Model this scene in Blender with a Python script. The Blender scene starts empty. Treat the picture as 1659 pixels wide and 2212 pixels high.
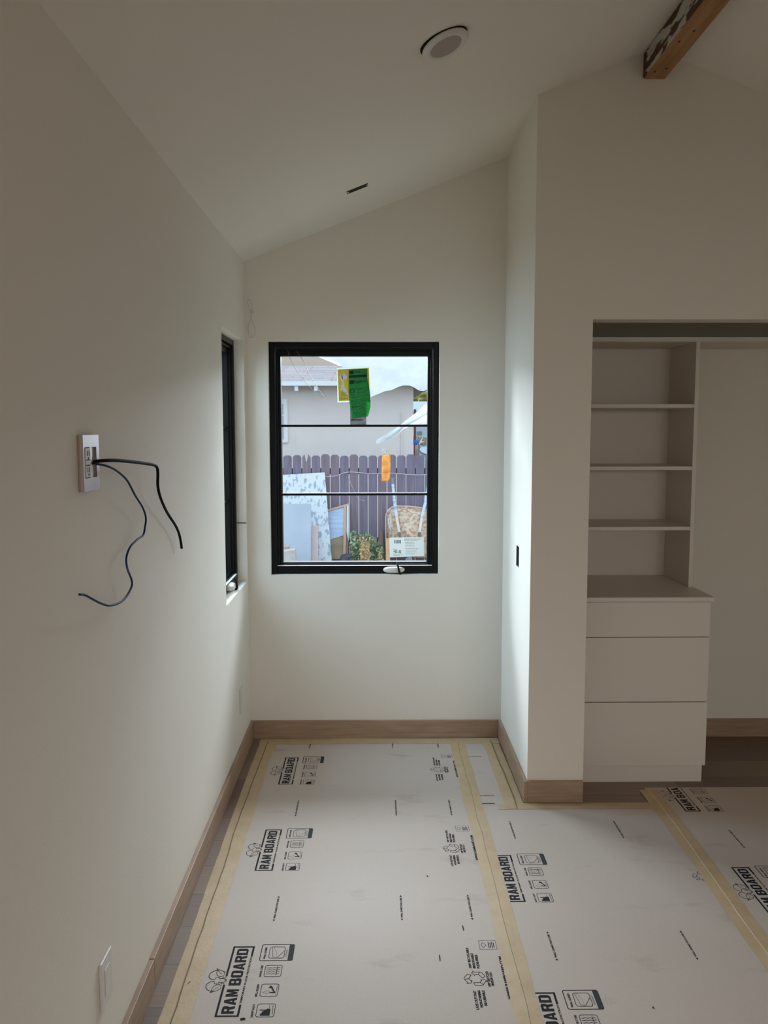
import bpy, bmesh, math, random
from mathutils import Vector, Matrix, noise
random.seed(7)
V = Vector
sc = bpy.context.scene
COL = sc.collection

# ------------------------------------------------------------------ camera, light, exposure
F_PX, PITCH, YAW, ROLL, EYE = 1850.0, 0.0964, 0.0100, -0.0011, 1.61
fwd = V((math.sin(YAW)*math.cos(PITCH), math.cos(YAW)*math.cos(PITCH), -math.sin(PITCH)))
rgt0 = V((math.cos(YAW), -math.sin(YAW), 0)); up0 = rgt0.cross(fwd)
rgt = rgt0*math.cos(ROLL) + up0*math.sin(ROLL)
upv = -rgt0*math.sin(ROLL) + up0*math.cos(ROLL)
cam = bpy.data.cameras.new('camera'); camo = bpy.data.objects.new('camera', cam); COL.objects.link(camo)
cam.sensor_fit = 'HORIZONTAL'; cam.sensor_width = 36.0; cam.lens = F_PX/1659.0*36.0
cam.clip_start = 0.05; cam.clip_end = 300
m = Matrix((rgt, upv, -fwd)).transposed().to_4x4(); m.translation = (0, 0, EYE)
camo.matrix_world = m
sc.camera = camo

sc.view_settings.view_transform = 'Standard'
sc.view_settings.look = 'None'
sc.view_settings.gamma = 1.0
sc.view_settings.use_curve_mapping = False
sc.view_settings.exposure = 0.0
sc.cycles.max_bounces = 14; sc.cycles.diffuse_bounces = 9; sc.cycles.glossy_bounces = 5
sc.cycles.transmission_bounces = 8; sc.cycles.transparent_max_bounces = 12
sc.cycles.sample_clamp_indirect = 6.0
sc.cycles.caustics_reflective = False; sc.cycles.caustics_refractive = False

world = bpy.data.worlds.new('sky'); sc.world = world; world.use_nodes = True
bg = world.node_tree.nodes['Background']
bg.inputs[0].default_value = (0.76, 0.89, 1.0, 1); bg.inputs[1].default_value = 1.85

def area(name, loc, target, sx, sy, power, color):
    l = bpy.data.lights.new(name, 'AREA'); l.shape = 'RECTANGLE'; l.size = sx; l.size_y = sy
    l.energy = power; l.color = color
    o = bpy.data.objects.new(name, l); COL.objects.link(o); o.location = loc
    o.rotation_euler = (V(target)-V(loc)).to_track_quat('-Z', 'Y').to_euler()
    return o
area('daylight_left_window', (-1.75, 4.02, 2.10), (0.60, 3.98, 0.95), 1.4, 1.3, 76.0, (0.56, 0.785, 1.0))
area('daylight_far_window', (-0.75, 6.60, 2.78), (-0.30, 3.0, 1.0), 4.5, 1.1, 640.0, (0.82, 0.91, 1.0))
area('added_rear_light', (2.0, -5.6, 2.5), (0.6, 2.5, 0.0), 3.2, 1.3, 140.0, (1.0, 0.845, 0.69))  # added warm light behind the camera, shining in through an invented opening

# ------------------------------------------------------------------ helpers
def px(u, v, Y):
    d = fwd + rgt*((u-829.5)/F_PX) - upv*((v-1106)/F_PX)
    return V((0, 0, EYE)) + d*(Y/d.y)
def pX(u, v, X):
    d = fwd + rgt*((u-829.5)/F_PX) - upv*((v-1106)/F_PX)
    return V((0, 0, EYE)) + d*(X/d.x)

WL = {}
class MB:
    def __init__(s): s.v = []; s.f = []; s.mi = []; s.cur = 0
    def add(s, vs, fs):
        n = len(s.v); s.v += [V(q) for q in vs]
        for f in fs: s.f.append([n+i for i in f]); s.mi.append(s.cur)
        return s
    def box(s, x0, x1, y0, y1, z0, z1):
        x0, x1 = min(x0, x1), max(x0, x1); y0, y1 = min(y0, y1), max(y0, y1); z0, z1 = min(z0, z1), max(z0, z1)
        return s.add([(x0,y0,z0),(x1,y0,z0),(x1,y1,z0),(x0,y1,z0),(x0,y0,z1),(x1,y0,z1),(x1,y1,z1),(x0,y1,z1)],
              [(0,3,2,1),(4,5,6,7),(0,1,5,4),(1,2,6,5),(2,3,7,6),(3,0,4,7)])
    def hexa(s, a, b):   # two quads of matching corners
        return s.add(list(a)+list(b), [(3,2,1,0),(4,5,6,7),(0,1,5,4),(1,2,6,5),(2,3,7,6),(3,0,4,7)])
    def prism(s, pts, vec):
        n = len(pts); vec = V(vec); a = [V(q) for q in pts]
        nrm = V((0,0,0))
        for i in range(n): nrm += a[i].cross(a[(i+1) % n])
        if nrm.dot(vec) > 0: a.reverse()
        return s.add(a+[q+vec for q in a], [tuple(range(n)), tuple(range(2*n-1, n-1, -1))] +
              [(i, n+i, n+(i+1) % n, (i+1) % n)[::-1] if False else ((i+1) % n, i, n+i, n+(i+1) % n) for i in range(n)])
    def face(s, pts): return s.add(pts, [tuple(range(len(pts)))])
    def beam(s, a, b, w, h, side=V((1,0,0))):
        a = V(a); b = V(b); d = (b-a).normalized(); sd = (side - d*side.dot(d)).normalized(); u = d.cross(sd)
        q = [sd*w/2+u*h/2, -sd*w/2+u*h/2, -sd*w/2-u*h/2, sd*w/2-u*h/2]
        return s.hexa([a+k for k in q], [b+k for k in q])
    def tube(s, path, r, n=8):
        P = [V(q) for q in path]; rings = []; ref = V((0.13, 0.21, 1)).normalized()
        for i, q in enumerate(P):
            t = (P[min(i+1, len(P)-1)]-P[max(i-1, 0)]).normalized()
            a = ref - t*ref.dot(t)
            if a.length < 1e-3: a = V((1,0,0)) - t*t.x
            a.normalize(); ref = a; b = t.cross(a)
            rr = r[i] if isinstance(r, (list, tuple)) else r
            rings.append([q+(a*math.cos(2*math.pi*k/n)+b*math.sin(2*math.pi*k/n))*rr for k in range(n)])
        vs = [x for ring in rings for x in ring]; fs = []
        for i in range(len(P)-1):
            for k in range(n):
                fs.append((i*n+k, i*n+(k+1) % n, (i+1)*n+(k+1) % n, (i+1)*n+k))
        fs.append(tuple(range(n))[::-1]); fs.append(tuple((len(P)-1)*n+k for k in range(n)))
        return s.add(vs, fs)
    def lathe(s, c, axis, prof, n=40, closed=False):
        c = V(c); ax = V(axis).normalized(); a = ax.orthogonal().normalized(); b = ax.cross(a)
        vs = []; fs = []
        for (r, h) in prof:
            for k in range(n):
                t = 2*math.pi*k/n; vs.append(c+ax*h+(a*math.cos(t)+b*math.sin(t))*r)
        m_ = len(prof)
        for i in range(m_-1 if not closed else m_):
            j = (i+1) % m_
            for k in range(n): fs.append((i*n+k, i*n+(k+1) % n, j*n+(k+1) % n, j*n+k))
        if not closed:
            fs.append(tuple(range(n))[::-1]); fs.append(tuple((m_-1)*n+k for k in range(n)))
        return s.add(vs, fs)
    def ellipsoid(s, c, rx, ry, rz, nu=16, nv=10, jit=0, power=1.0):
        c = V(c); vs = []; fs = []
        def sg(x): return math.copysign(abs(x)**power, x)
        for j in range(1, nv):
            ph = math.pi*j/nv - math.pi/2
            for i in range(nu):
                th = 2*math.pi*i/nu; k = 1+random.uniform(-jit, jit)
                vs.append(c+V((rx*sg(math.cos(ph))*sg(math.cos(th))*k, ry*sg(math.cos(ph))*sg(math.sin(th))*k, rz*sg(math.sin(ph))*k)))
        b = len(vs); vs.append(c-V((0,0,rz))); vs.append(c+V((0,0,rz)))
        for j in range(nv-2):
            for i in range(nu): fs.append((j*nu+i, j*nu+(i+1) % nu, (j+1)*nu+(i+1) % nu, (j+1)*nu+i))
        for i in range(nu):
            fs.append((b, (i+1) % nu, i)); fs.append((b+1, (nv-2)*nu+i, (nv-2)*nu+(i+1) % nu))
        return s.add(vs, fs)
    def grid(s, fn, nu, nv):
        vs = [fn(i/nu, j/nv) for j in range(nv+1) for i in range(nu+1)]
        return s.add(vs, [(j*(nu+1)+i, j*(nu+1)+i+1, (j+1)*(nu+1)+i+1, (j+1)*(nu+1)+i) for j in range(nv) for i in range(nu)])
    def build(s, name, mats, parent=None, loc=None, bevel=0, seg=2, smooth=False, solid=0):
        pl = WL.get(parent, V((0,0,0))) if parent else None
        if parent is None:
            if loc is None:
                lo = V([min(q[i] for q in s.v) for i in range(3)]); hi = V([max(q[i] for q in s.v) for i in range(3)])
                loc = V(((lo.x+hi.x)/2, (lo.y+hi.y)/2, lo.z))
            org = V(loc)
        else: org = pl
        me = bpy.data.meshes.new(name)
        me.from_pydata([tuple(q-org) for q in s.v], [], s.f)
        mats = mats if isinstance(mats, (list, tuple)) else [mats]
        for mm in mats: me.materials.append(mm)
        for i, p in enumerate(me.polygons): p.material_index = min(s.mi[i], len(mats)-1)
        me.validate()
        if smooth:
            for p in me.polygons: p.use_smooth = True
            me.set_sharp_from_angle(angle=math.radians(40))
        o = bpy.data.objects.new(name, me); COL.objects.link(o)
        if parent: o.parent = parent
        else: o.location = org
        WL[o] = org
        if solid:
            md = o.modifiers.new('thickness', 'SOLIDIFY'); md.thickness = solid; md.offset = 0
        if bevel:
            md = o.modifiers.new('bevel', 'BEVEL'); md.width = bevel; md.segments = seg; md.limit_method = 'ANGLE'; md.angle_limit = math.radians(40)
        return o
def thing(name, loc, label, cat, group=None):
    o = bpy.data.objects.new(name, None); COL.objects.link(o); o.location = loc; o.empty_display_size = 0.05
    WL[o] = V(loc); return tag(o, label, cat, group)
def tag(o, label, cat, group=None):
    o['label'] = label; o['category'] = cat
    if group: o['group'] = group
    return o
def struct(o, label=None, cat=None):
    o['kind'] = 'structure'
    if label: o['label'] = label
    if cat: o['category'] = cat
    return o
def catmull(pts, n=8):
    P = [V(q) for q in pts]; out = []
    for i in range(len(P)-1):
        a = P[max(i-1, 0)]; b = P[i]; c = P[i+1]; d = P[min(i+2, len(P)-1)]
        for k in range(n):
            t = k/n
            out.append(0.5*((2*b)+(c-a)*t+(2*a-5*b+4*c-d)*t*t+(3*b-a-3*c+d)*t**3))
    out.append(P[-1]); return out

# ------------------------------------------------------------------ materials
def mat(name, col, rough=0.6, var=0.0, scale=20, col2=None, bump=0, bscale=None, metal=0, stretch=None, spec=0.5, detail=4, lo=0.35, hi=0.65):
    M = bpy.data.materials.new(name); M.use_nodes = True; nt = M.node_tree; b = nt.nodes['Principled BSDF']
    b.inputs['Base Color'].default_value = (*col, 1); b.inputs['Roughness'].default_value = rough
    b.inputs['Metallic'].default_value = metal; b.inputs['Specular IOR Level'].default_value = spec
    if var or col2 or bump:
        tc = nt.nodes.new('ShaderNodeTexCoord'); mp = nt.nodes.new('ShaderNodeMapping')
        nt.links.new(tc.outputs['Object'], mp.inputs[0])
        if stretch: mp.inputs['Scale'].default_value = stretch
        nz = nt.nodes.new('ShaderNodeTexNoise'); nz.inputs['Scale'].default_value = scale; nz.inputs['Detail'].default_value = detail
        nt.links.new(mp.outputs[0], nz.inputs[0])
        if var or col2:
            rp = nt.nodes.new('ShaderNodeValToRGB'); rp.color_ramp.elements[0].position = lo; rp.color_ramp.elements[1].position = hi
            c2 = col2 if col2 else tuple(max(0, c*(1-var)) for c in col)
            rp.color_ramp.elements[0].color = (*col, 1); rp.color_ramp.elements[1].color = (*c2, 1)
            nt.links.new(nz.outputs['Fac'], rp.inputs[0]); nt.links.new(rp.outputs[0], b.inputs['Base Color'])
        if bump:
            nb = nz
            if bscale:
                nb = nt.nodes.new('ShaderNodeTexNoise'); nb.inputs['Scale'].default_value = bscale; nt.links.new(mp.outputs[0], nb.inputs[0])
            bp = nt.nodes.new('ShaderNodeBump'); bp.inputs['Strength'].default_value = bump; bp.inputs['Distance'].default_value = 0.01
            nt.links.new(nb.outputs['Fac'], bp.inputs['Height']); nt.links.new(bp.outputs[0], b.inputs['Normal'])
    return M
def sheet_mat(name, col, trans=0.5, clear=0.0, rough=0.5, col2=None, scale=10, stretch=None, bump=0):
    """thin sheet that lets daylight through"""
    M = bpy.data.materials.new(name); M.use_nodes = True; nt = M.node_tree; nt.nodes.clear()
    out = nt.nodes.new('ShaderNodeOutputMaterial'); d = nt.nodes.new('ShaderNodeBsdfDiffuse'); t = nt.nodes.new('ShaderNodeBsdfTranslucent')
    mx = nt.nodes.new('ShaderNodeMixShader'); mx.inputs[0].default_value = trans
    d.inputs[0].default_value = (*col, 1); t.inputs[0].default_value = (*col, 1)
    nt.links.new(d.outputs[0], mx.inputs[1]); nt.links.new(t.outputs[0], mx.inputs[2])
    if col2 or bump:
        tc = nt.nodes.new('ShaderNodeTexCoord'); mp = nt.nodes.new('ShaderNodeMapping'); nt.links.new(tc.outputs['Object'], mp.inputs[0])
        if stretch: mp.inputs['Scale'].default_value = stretch
        nz = nt.nodes.new('ShaderNodeTexNoise'); nz.inputs['Scale'].default_value = scale; nt.links.new(mp.outputs[0], nz.inputs[0])
        if col2:
            rp = nt.nodes.new('ShaderNodeValToRGB'); rp.color_ramp.elements[0].position = .38; rp.color_ramp.elements[1].position = .62
            rp.color_ramp.elements[0].color = (*col, 1); rp.color_ramp.elements[1].color = (*col2, 1)
            nt.links.new(nz.outputs['Fac'], rp.inputs[0])
            for q in (d, t): nt.links.new(rp.outputs[0], q.inputs[0])
        if bump:
            bp = nt.nodes.new('ShaderNodeBump'); bp.inputs['Strength'].default_value = bump; bp.inputs['Distance'].default_value = 0.02
            nt.links.new(nz.outputs['Fac'], bp.inputs['Height'])
            for q in (d, t): nt.links.new(bp.outputs[0], q.inputs['Normal'])
    last = mx
    if clear:
        tr = nt.nodes.new('ShaderNodeBsdfTransparent'); m2 = nt.nodes.new('ShaderNodeMixShader'); m2.inputs[0].default_value = clear
        nt.links.new(mx.outputs[0], m2.inputs[1]); nt.links.new(tr.outputs[0], m2.inputs[2]); last = m2
    nt.links.new(last.outputs[0], out.inputs[0]); return M
def glass_mat(name, refl=0.05, tint=(0.97, 0.985, 0.98)):
    M = bpy.data.materials.new(name); M.use_nodes = True; nt = M.node_tree; nt.nodes.clear()
    out = nt.nodes.new('ShaderNodeOutputMaterial'); g = nt.nodes.new('ShaderNodeBsdfGlossy'); t = nt.nodes.new('ShaderNodeBsdfTransparent')
    g.inputs['Roughness'].default_value = 0.02; t.inputs[0].default_value = (*tint, 1)
    mx = nt.nodes.new('ShaderNodeMixShader'); mx.inputs[0].default_value = refl
    nt.links.new(t.outputs[0], mx.inputs[1]); nt.links.new(g.outputs[0], mx.inputs[2]); nt.links.new(mx.outputs[0], out.inputs[0]); return M

M_wall = mat('white wall paint', (0.80, 0.765, 0.70), 0.75, bump=0.04, scale=60, bscale=160)
M_ceil = mat('white ceiling paint', (0.80, 0.765, 0.70), 0.8, bump=0.04, scale=60, bscale=140)
M_oak = mat('oak baseboard', (0.40, 0.275, 0.19), 0.5, col2=(0.30, 0.20, 0.135), scale=9, stretch=(0.6, 0.6, 9), detail=6)
M_white = mat('white melamine', (0.74, 0.685, 0.625), 0.45)
M_black = mat('black window frame', (0.0035, 0.004, 0.0045), 0.35, spec=0.2)
M_glass = glass_mat('window glass', 0.035)
M_sill_glint = mat('pale sill reflection', (0.75, 0.77, 0.80), 0.35)  # reflection on the glossy black sill, painted as a pale strip
M_cream = mat('cream plastic handle', (0.72, 0.70, 0.62), 0.35)
M_tape = mat('tan masking tape', (0.56, 0.42, 0.265), 0.55, col2=(0.50, 0.365, 0.22), scale=14, bump=0.1, bscale=90)
M_crease_shade = mat('tape crease shadow', (0.20, 0.14, 0.085), 0.8)  # shadow line at the board step, put into the crease colour
M_ridge_glint = mat('tape ridge highlight', (0.80, 0.68, 0.50), 0.5)  # highlight along the raised seam, put in as a paler colour
M_ink = mat('printed dark ink', (0.012, 0.013, 0.020), 0.8, spec=0.2)
M_inkg = mat('printed slate ink', (0.035, 0.048, 0.056), 0.8, spec=0.2)
M_plate = mat('cover plate pale plastic', (0.70, 0.68, 0.66), 0.35)
M_metal = mat('polished metal plate', (0.62, 0.56, 0.57), 0.22, metal=0.75)
M_whitep = mat('white plastic device', (0.72, 0.70, 0.68), 0.4)
M_dark = mat('dark cavity', (0.012, 0.011, 0.010), 0.9)
M_blackc = mat('black cable jacket', (0.004, 0.004, 0.005), 0.7, spec=0.15)
M_bluec = mat('blue cable jacket', (0.006, 0.028, 0.115), 0.6, col2=(0.10, 0.10, 0.11), scale=7, lo=0.60, hi=0.72, spec=0.2)

def floor_material():
    M = bpy.data.materials.new('oak plank floor'); M.use_nodes = True; nt = M.node_tree; b = nt.nodes['Principled BSDF']
    tc = nt.nodes.new('ShaderNodeTexCoord'); mp = nt.nodes.new('ShaderNodeMapping'); mp.inputs['Location'].default_value = (0.33, 0.095, 0)
    nt.links.new(tc.outputs['Object'], mp.inputs[0])
    br = nt.nodes.new('ShaderNodeTexBrick'); br.inputs['Scale'].default_value = 1.0; br.inputs['Brick Width'].default_value = 1.7
    br.inputs['Row Height'].default_value = 0.196; br.inputs['Mortar Size'].default_value = 0.0012; br.inputs['Bias'].default_value = 0.0
    br.offset = 0.37; br.inputs['Color1'].default_value = (0.27, 0.19, 0.145, 1); br.inputs['Color2'].default_value = (0.15, 0.103, 0.08, 1)
    br.inputs['Mortar'].default_value = (0.07, 0.045, 0.03, 1)
    nt.links.new(mp.outputs[0], br.inputs[0])
    m2 = nt.nodes.new('ShaderNodeMapping'); m2.inputs['Scale'].default_value = (3, 60, 3); nt.links.new(tc.outputs['Object'], m2.inputs[0])
    nz = nt.nodes.new('ShaderNodeTexNoise'); nz.inputs['Scale'].default_value = 1.6; nz.inputs['Detail'].default_value = 6; nt.links.new(m2.outputs[0], nz.inputs[0])
    mx = nt.nodes.new('ShaderNodeMix'); mx.data_type = 'RGBA'; mx.blend_type = 'MULTIPLY'; mx.inputs['Factor'].default_value = 0.5
    rp = nt.nodes.new('ShaderNodeValToRGB'); rp.color_ramp.elements[0].position = .3; rp.color_ramp.elements[0].color = (.6, .57, .55, 1); rp.color_ramp.elements[1].position = .7
    nt.links.new(nz.outputs['Fac'], rp.inputs[0])
    nt.links.new(br.outputs['Color'], mx.inputs['A']); nt.links.new(rp.outputs[0], mx.inputs['B'])
    nt.links.new(mx.outputs['Result'], b.inputs['Base Color']); b.inputs['Roughness'].default_value = 0.45
    return M
def board_material():
    M = bpy.data.materials.new('grey brown fibre board'); M.use_nodes = True; nt = M.node_tree; b = nt.nodes['Principled BSDF']
    tc = nt.nodes.new('ShaderNodeTexCoord')
    n1 = nt.nodes.new('ShaderNodeTexNoise'); n1.inputs['Scale'].default_value = 420; n1.inputs['Detail'].default_value = 3; nt.links.new(tc.outputs['Object'], n1.inputs[0])
    r1 = nt.nodes.new('ShaderNodeValToRGB'); r1.color_ramp.elements[0].position = .3; r1.color_ramp.elements[1].position = .7
    r1.color_ramp.elements[0].color = (0.495, 0.425, 0.38, 1); r1.color_ramp.elements[1].color = (0.585, 0.51, 0.46, 1); nt.links.new(n1.outputs['Fac'], r1.inputs[0])
    mp = nt.nodes.new('ShaderNodeMapping'); mp.inputs['Rotation'].default_value = (0, 0, 0.5); mp.inputs['Scale'].default_value = (1.0, 2.2, 1); nt.links.new(tc.outputs['Object'], mp.inputs[0])
    n2 = nt.nodes.new('ShaderNodeTexNoise'); n2.inputs['Scale'].default_value = 3.1; n2.inputs['Detail'].default_value = 9; n2.inputs['Roughness'].default_value = 0.62; nt.links.new(mp.outputs[0], n2.inputs[0])
    r2 = nt.nodes.new('ShaderNodeValToRGB'); r2.color_ramp.elements[0].position = .60; r2.color_ramp.elements[1].position = .78
    r2.color_ramp.elements[0].color = (1, 1, 1, 1); r2.color_ramp.elements[1].color = (0.62, 0.58, 0.56, 1); nt.links.new(n2.outputs['Fac'], r2.inputs[0])
    mx = nt.nodes.new('ShaderNodeMix'); mx.data_type = 'RGBA'; mx.blend_type = 'MULTIPLY'; mx.inputs['Factor'].default_value = 0.75
    nt.links.new(r1.outputs[0], mx.inputs['A']); nt.links.new(r2.outputs[0], mx.inputs['B']); nt.links.new(mx.outputs['Result'], b.inputs['Base Color'])
    b.inputs['Roughness'].default_value = 0.6; b.inputs['Specular IOR Level'].default_value = 0.3
    return M
M_floor = floor_material(); M_board = board_material()

# ------------------------------------------------------------------ room shell
XL, XN, XR = -0.6535, 0.655, 2.9035        # left wall, nook side wall, right wall
YF, YC, YB = 4.36, 3.576, -3.0             # far wall, closet wall face, rear wall
HL, SL, XRIDGE = 2.438, 0.385, 1.125
def zc(x): return HL + SL*(x-XL) if x <= XRIDGE else HL + SL*(XRIDGE-XL) - SL*(x-XRIDGE)
ZR = zc(XRIDGE)
WX0, WX1, WZ0, WZ1 = -0.5385, 0.324, 0.863, 2.049     # far window opening
LY0, LY1, LZ0, LZ1 = 3.702, 4.318, 0.840, 2.048       # left window opening

struct(MB().box(XL-0.2, XR+0.2, YB-0.3, YF+0.2, -0.12, 0.0).build('floor', M_floor, loc=(0, 0, 0)))
b = MB()
b.prism([(XL-0.2, YB-0.2, HL-0.2*SL), (XRIDGE, YB-0.2, ZR), (XRIDGE, YB-0.2, ZR+0.15), (XL-0.2, YB-0.2, HL-0.2*SL+0.15)], (0, YF-YB+0.4, 0))
b.prism([(XRIDGE, YB-0.2, ZR), (XR+0.2, YB-0.2, HL-0.2*SL), (XR+0.2, YB-0.2, HL-0.2*SL+0.15), (XRIDGE, YB-0.2, ZR+0.15)], (0, YF-YB+0.4, 0))
struct(b.build('ceiling', M_ceil, loc=(0, 0, 2.4)))
def gable(b, x0, x1, z0, y0, dy):
    pts = [(x0, y0, z0), (x1, y0, z0), (x1, y0, zc(x1))]
    if x0 < XRIDGE < x1: pts.append((XRIDGE, y0, ZR))
    pts.append((x0, y0, zc(x0))); b.prism(pts, (0, dy, 0))
# left wall with its window opening
b = MB(); xo = XL-0.2
b.box(xo, XL, YB-0.2, LY0, 0, HL); b.box(xo, XL, LY1, YF, 0, HL); b.box(xo, XL, LY0, LY1, 0, LZ0); b.box(xo, XL, LY0, LY1, LZ1, HL)
struct(b.build('wall_left', M_wall, loc=(0, 0, 0)))
b = MB(); zs = 2.3
b.box(XL-0.2, WX0, YF, YF+0.2, 0, zs); b.box(WX1, XR+0.2, YF, YF+0.2, 0, zs); b.box(WX0, WX1, YF, YF+0.2, 0, WZ0); b.box(WX0, WX1, YF, YF+0.2, WZ1, zs)
gable(b, XL-0.2, XR+0.2, zs, YF, 0.2)
struct(b.build('wall_far', M_wall, loc=(0, 0, 0)))
# nook side wall with an open device box
SY0, SY1, SZ0, SZ1 = 3.868, 3.942, 0.978, 1.074
b = MB(); XN2 = XN+0.11; YCB = YC+0.11
b.box(XN, XN2, YCB, SY0, 0, 2.3); b.box(XN, XN2, SY1, YF, 0, 2.3); b.box(XN, XN2, SY0, SY1, 0, SZ0); b.box(XN, XN2, SY0, SY1, SZ1, 2.3)
b.box(XN+0.065, XN2, SY0, SY1, SZ0, SZ1)
gable(b, XN, XN2, 2.3, YCB, YF-YCB)
struct(b.build('wall_nook', M_wall, loc=(0, 0, 0)))
OX0, OX1, OZ = 0.897, 2.72, 2.059
b = MB()
b.box(XN, OX0, YC, YCB, 0, OZ); b.box(OX1, XR+0.2, YC, YCB, 0, OZ); gable(b, XN, XR+0.2, OZ, YC, YCB-YC)
struct(b.build('wall_closet', M_wall, loc=(0, 0, 0)))
struct(MB().box(XR, XR+0.2, YB-0.2, YF, 0, HL).build('wall_right', M_wall, loc=(0, 0, 0)))
b = MB(); b.box(XL, 0.75, YB-0.2, YB, 0, 2.3); b.box(2.75, XR, YB-0.2, YB, 0, 2.3); b.box(0.75, 2.75, YB-0.2, YB, 2.15, 2.3); gable(b, XL, XR, 2.3, YB-0.2, 0.2)  # opening added to let warm light reach the floor and lower walls
struct(b.build('wall_rear', M_wall, loc=(0, 0, 0)))

BH, BT = 0.0955, 0.015
struct(MB().box(XL+BT, XN-BT, YF-BT, YF, 0.0, BH).build('baseboard_far', M_oak, bevel=0.0015))
b = MB(); b.box(XL, XL+BT, 2.335, YF, 0, BH); b.box(XL, XL+BT, YB, 2.333, 0, BH-0.0015)
struct(b.build('baseboard_left', M_oak, bevel=0.0015))
struct(MB().box(XN-BT, XN, YC-BT, YF-BT, 0.0, BH).build('baseboard_nook', M_oak, bevel=0.0015))
struct(MB().box(XN, OX0-0.002, YC-BT, YC, 0.0, BH-0.001).build('baseboard_closet', M_oak, bevel=0.0015))
struct(MB().box(1.505, XR, YF-BT, YF, 0.0, BH).build('baseboard_closet_back', M_oak, bevel=0.0015))

# ------------------------------------------------------------------ windows
def frame_ring(b, x0, x1, z0, z1, l, r, t, bt, y0, y1):
    b.box(x0, x0+l, y0, y1, z0, z1); b.box(x1-r, x1, y0, y1, z0, z1)
    b.box(x0+l, x1-r, y0, y1, z1-t, z1); b.box(x0+l, x1-r, y0, y1, z0, z0+bt)
def window(name, x0, x1, z0, z1, label):
    """built with its face towards -Y, the glass standing behind it; the caller turns it"""
    root = bpy.data.objects.new(name, None); COL.objects.link(root); WL[root] = V((0, 0, 0)); struct(root, label, 'window')
    b = MB(); frame_ring(b, x0, x1, z0, z1, .028, .028, .026, .040, 0, .12); b.build('frame', M_black, root, bevel=.003)
    b = MB(); frame_ring(b, x0+.031, x1-.031, z0+.043, z1-.029, .010, .010, .012, .006, .012, .085)
    frame_ring(b, x0+.041, x1-.041, z0+.049, z1-.041, .014, .014, .026, .008, .024, .075); b.build('sash', M_black, root, bevel=.002)
    gx0, gx1, gz0, gz1 = x0+.055, x1-.055, z0+.057, z1-.067
    for k in (1, 2):
        z = gz0+(gz1-gz0)*k/3
        MB().box(gx0-.004, gx1+.004, .030, .062, z-.0062, z+.0062).build('muntin', M_black, root, bevel=.002)
    MB().box(gx0-.004, gx1+.004, .044, .048, gz0-.004, gz1+.004).build('glass_pane', M_glass, root)
    MB().box(x0+.030, x1-.030, -.002, .010, z0+.0405, z0+.0435).build('sill_reflection', M_sill_glint, root)
    hx = x0+(x1-x0)*.735 if name == 'window_1' else x0+(x1-x0)*.56
    h = MB(); h.ellipsoid((hx, -.004, z0+.021), .056, .026, .0165, 24, 12, power=.75)
    ho = h.build('crank_handle', M_cream, root, smooth=True)
    a = MB(); a.tube(catmull([(hx+.016, -.020, z0+.060), (hx+.021, -.032, z0+.040), (hx+.029, -.034, z0+.010), (hx+.033, -.026, z0+.001)], 6), .0052, 8)
    a.build('crank_arm', M_black, ho, smooth=True)
    return root, (gx0, gx1, gz0, gz1)
w1, g1 = window('window_1', WX0+.001, WX1-.001, WZ0+.001, WZ1-.001, 'black framed three-pane casement window looking out on the yard')
w1.location = (0, YF+.036, 0)
w2, _ = window('window_2', 0, LY1-LY0-.002, LZ0+.001, LZ1-.001, 'black framed window set in the left wall, seen almost edge-on')
w2.rotation_euler = (0, 0, math.pi/2); w2.location = (XL-.048, LY0+.001, 0)
GY = YF+.036+.044                                        # inner face of the far pane

# ------------------------------------------------------------------ ceiling things
def cpt(x, y, off=0.0):
    n = V((SL, 0, -1)).normalized(); return V((x, y, zc(x)))+n*off
CN = V((SL, 0, -1)).normalized()
c = cpt(.207, 2.69)
t = thing('ceiling_downlight', c, 'round white recessed downlight in the sloping ceiling, hanging slightly proud', 'ceiling light')
tilt = (CN + V((0, -0.10, 0.03))).normalized()
b = MB(); b.lathe(c+tilt*.017, tilt, [(.050, -.006), (.073, -.006), (.074, -.002), (.069, .003), (.056, .006), (.050, .003)], 64, closed=True); b.build('trim_ring', M_whitep, t, smooth=True)
b = MB(); b.lathe(c+tilt*.017, tilt, [(.0500, .0035), (.046, -.004), (.040, -.010), (.0, -.011)], 48); b.build('lens', mat('dull lens', (.40, .34, .32), .5), t, smooth=True)
b = MB(); b.lathe(c+CN*.0005, CN, [(.0755, 0), (.0755, .0012)], 48); b.build('housing', M_dark, t)
sx, sy = -.077, 3.875; c = cpt(sx, sy)
ux = V((1, 0, SL)).normalized(); uy = V((0, 1, 0))
t = thing('ceiling_cutout', c, 'small black rectangular cut-out in the ceiling above the window', 'electrical box')
b = MB()
def cb(b, s0, s1, t0, t1, h0, h1):
    q = [(s0, t0), (s1, t0), (s1, t1), (s0, t1)]
    b.hexa([c+ux*i+uy*j+CN*h0 for i, j in q], [c+ux*i+uy*j+CN*h1 for i, j in q])
cb(b, -.050, .050, -.022, .022, 0.0002, .0012); b.build('box_opening', M_dark, t)
for s_ in (-1, 1):
    b = MB(); cb(b, s_*.049-.005, s_*.049+.005-.004*s_, -.007, .007, .0012, .0024); b.build('mounting_ear', M_whitep, t)
bx0, bx1, bz = 1.079, 1.173, 3.006
M_beam = mat('raw orange brown timber', (.42, .225, .095), .7, col2=(.30, .145, .055), scale=5, stretch=(6, .6, 6), detail=7, bump=.15, bscale=30)
M_peel = mat('peeling whitewash on dark timber', (.075, .032, .014), .85, col2=(.48, .46, .42), scale=16, stretch=(1, .45, 1.6), detail=8, lo=.49, hi=.54)
t = thing('ceiling_beam', ((bx0+bx1)/2, 0.3, bz), 'raw orange-brown timber ridge beam under the ceiling peak', 'beam')
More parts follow.
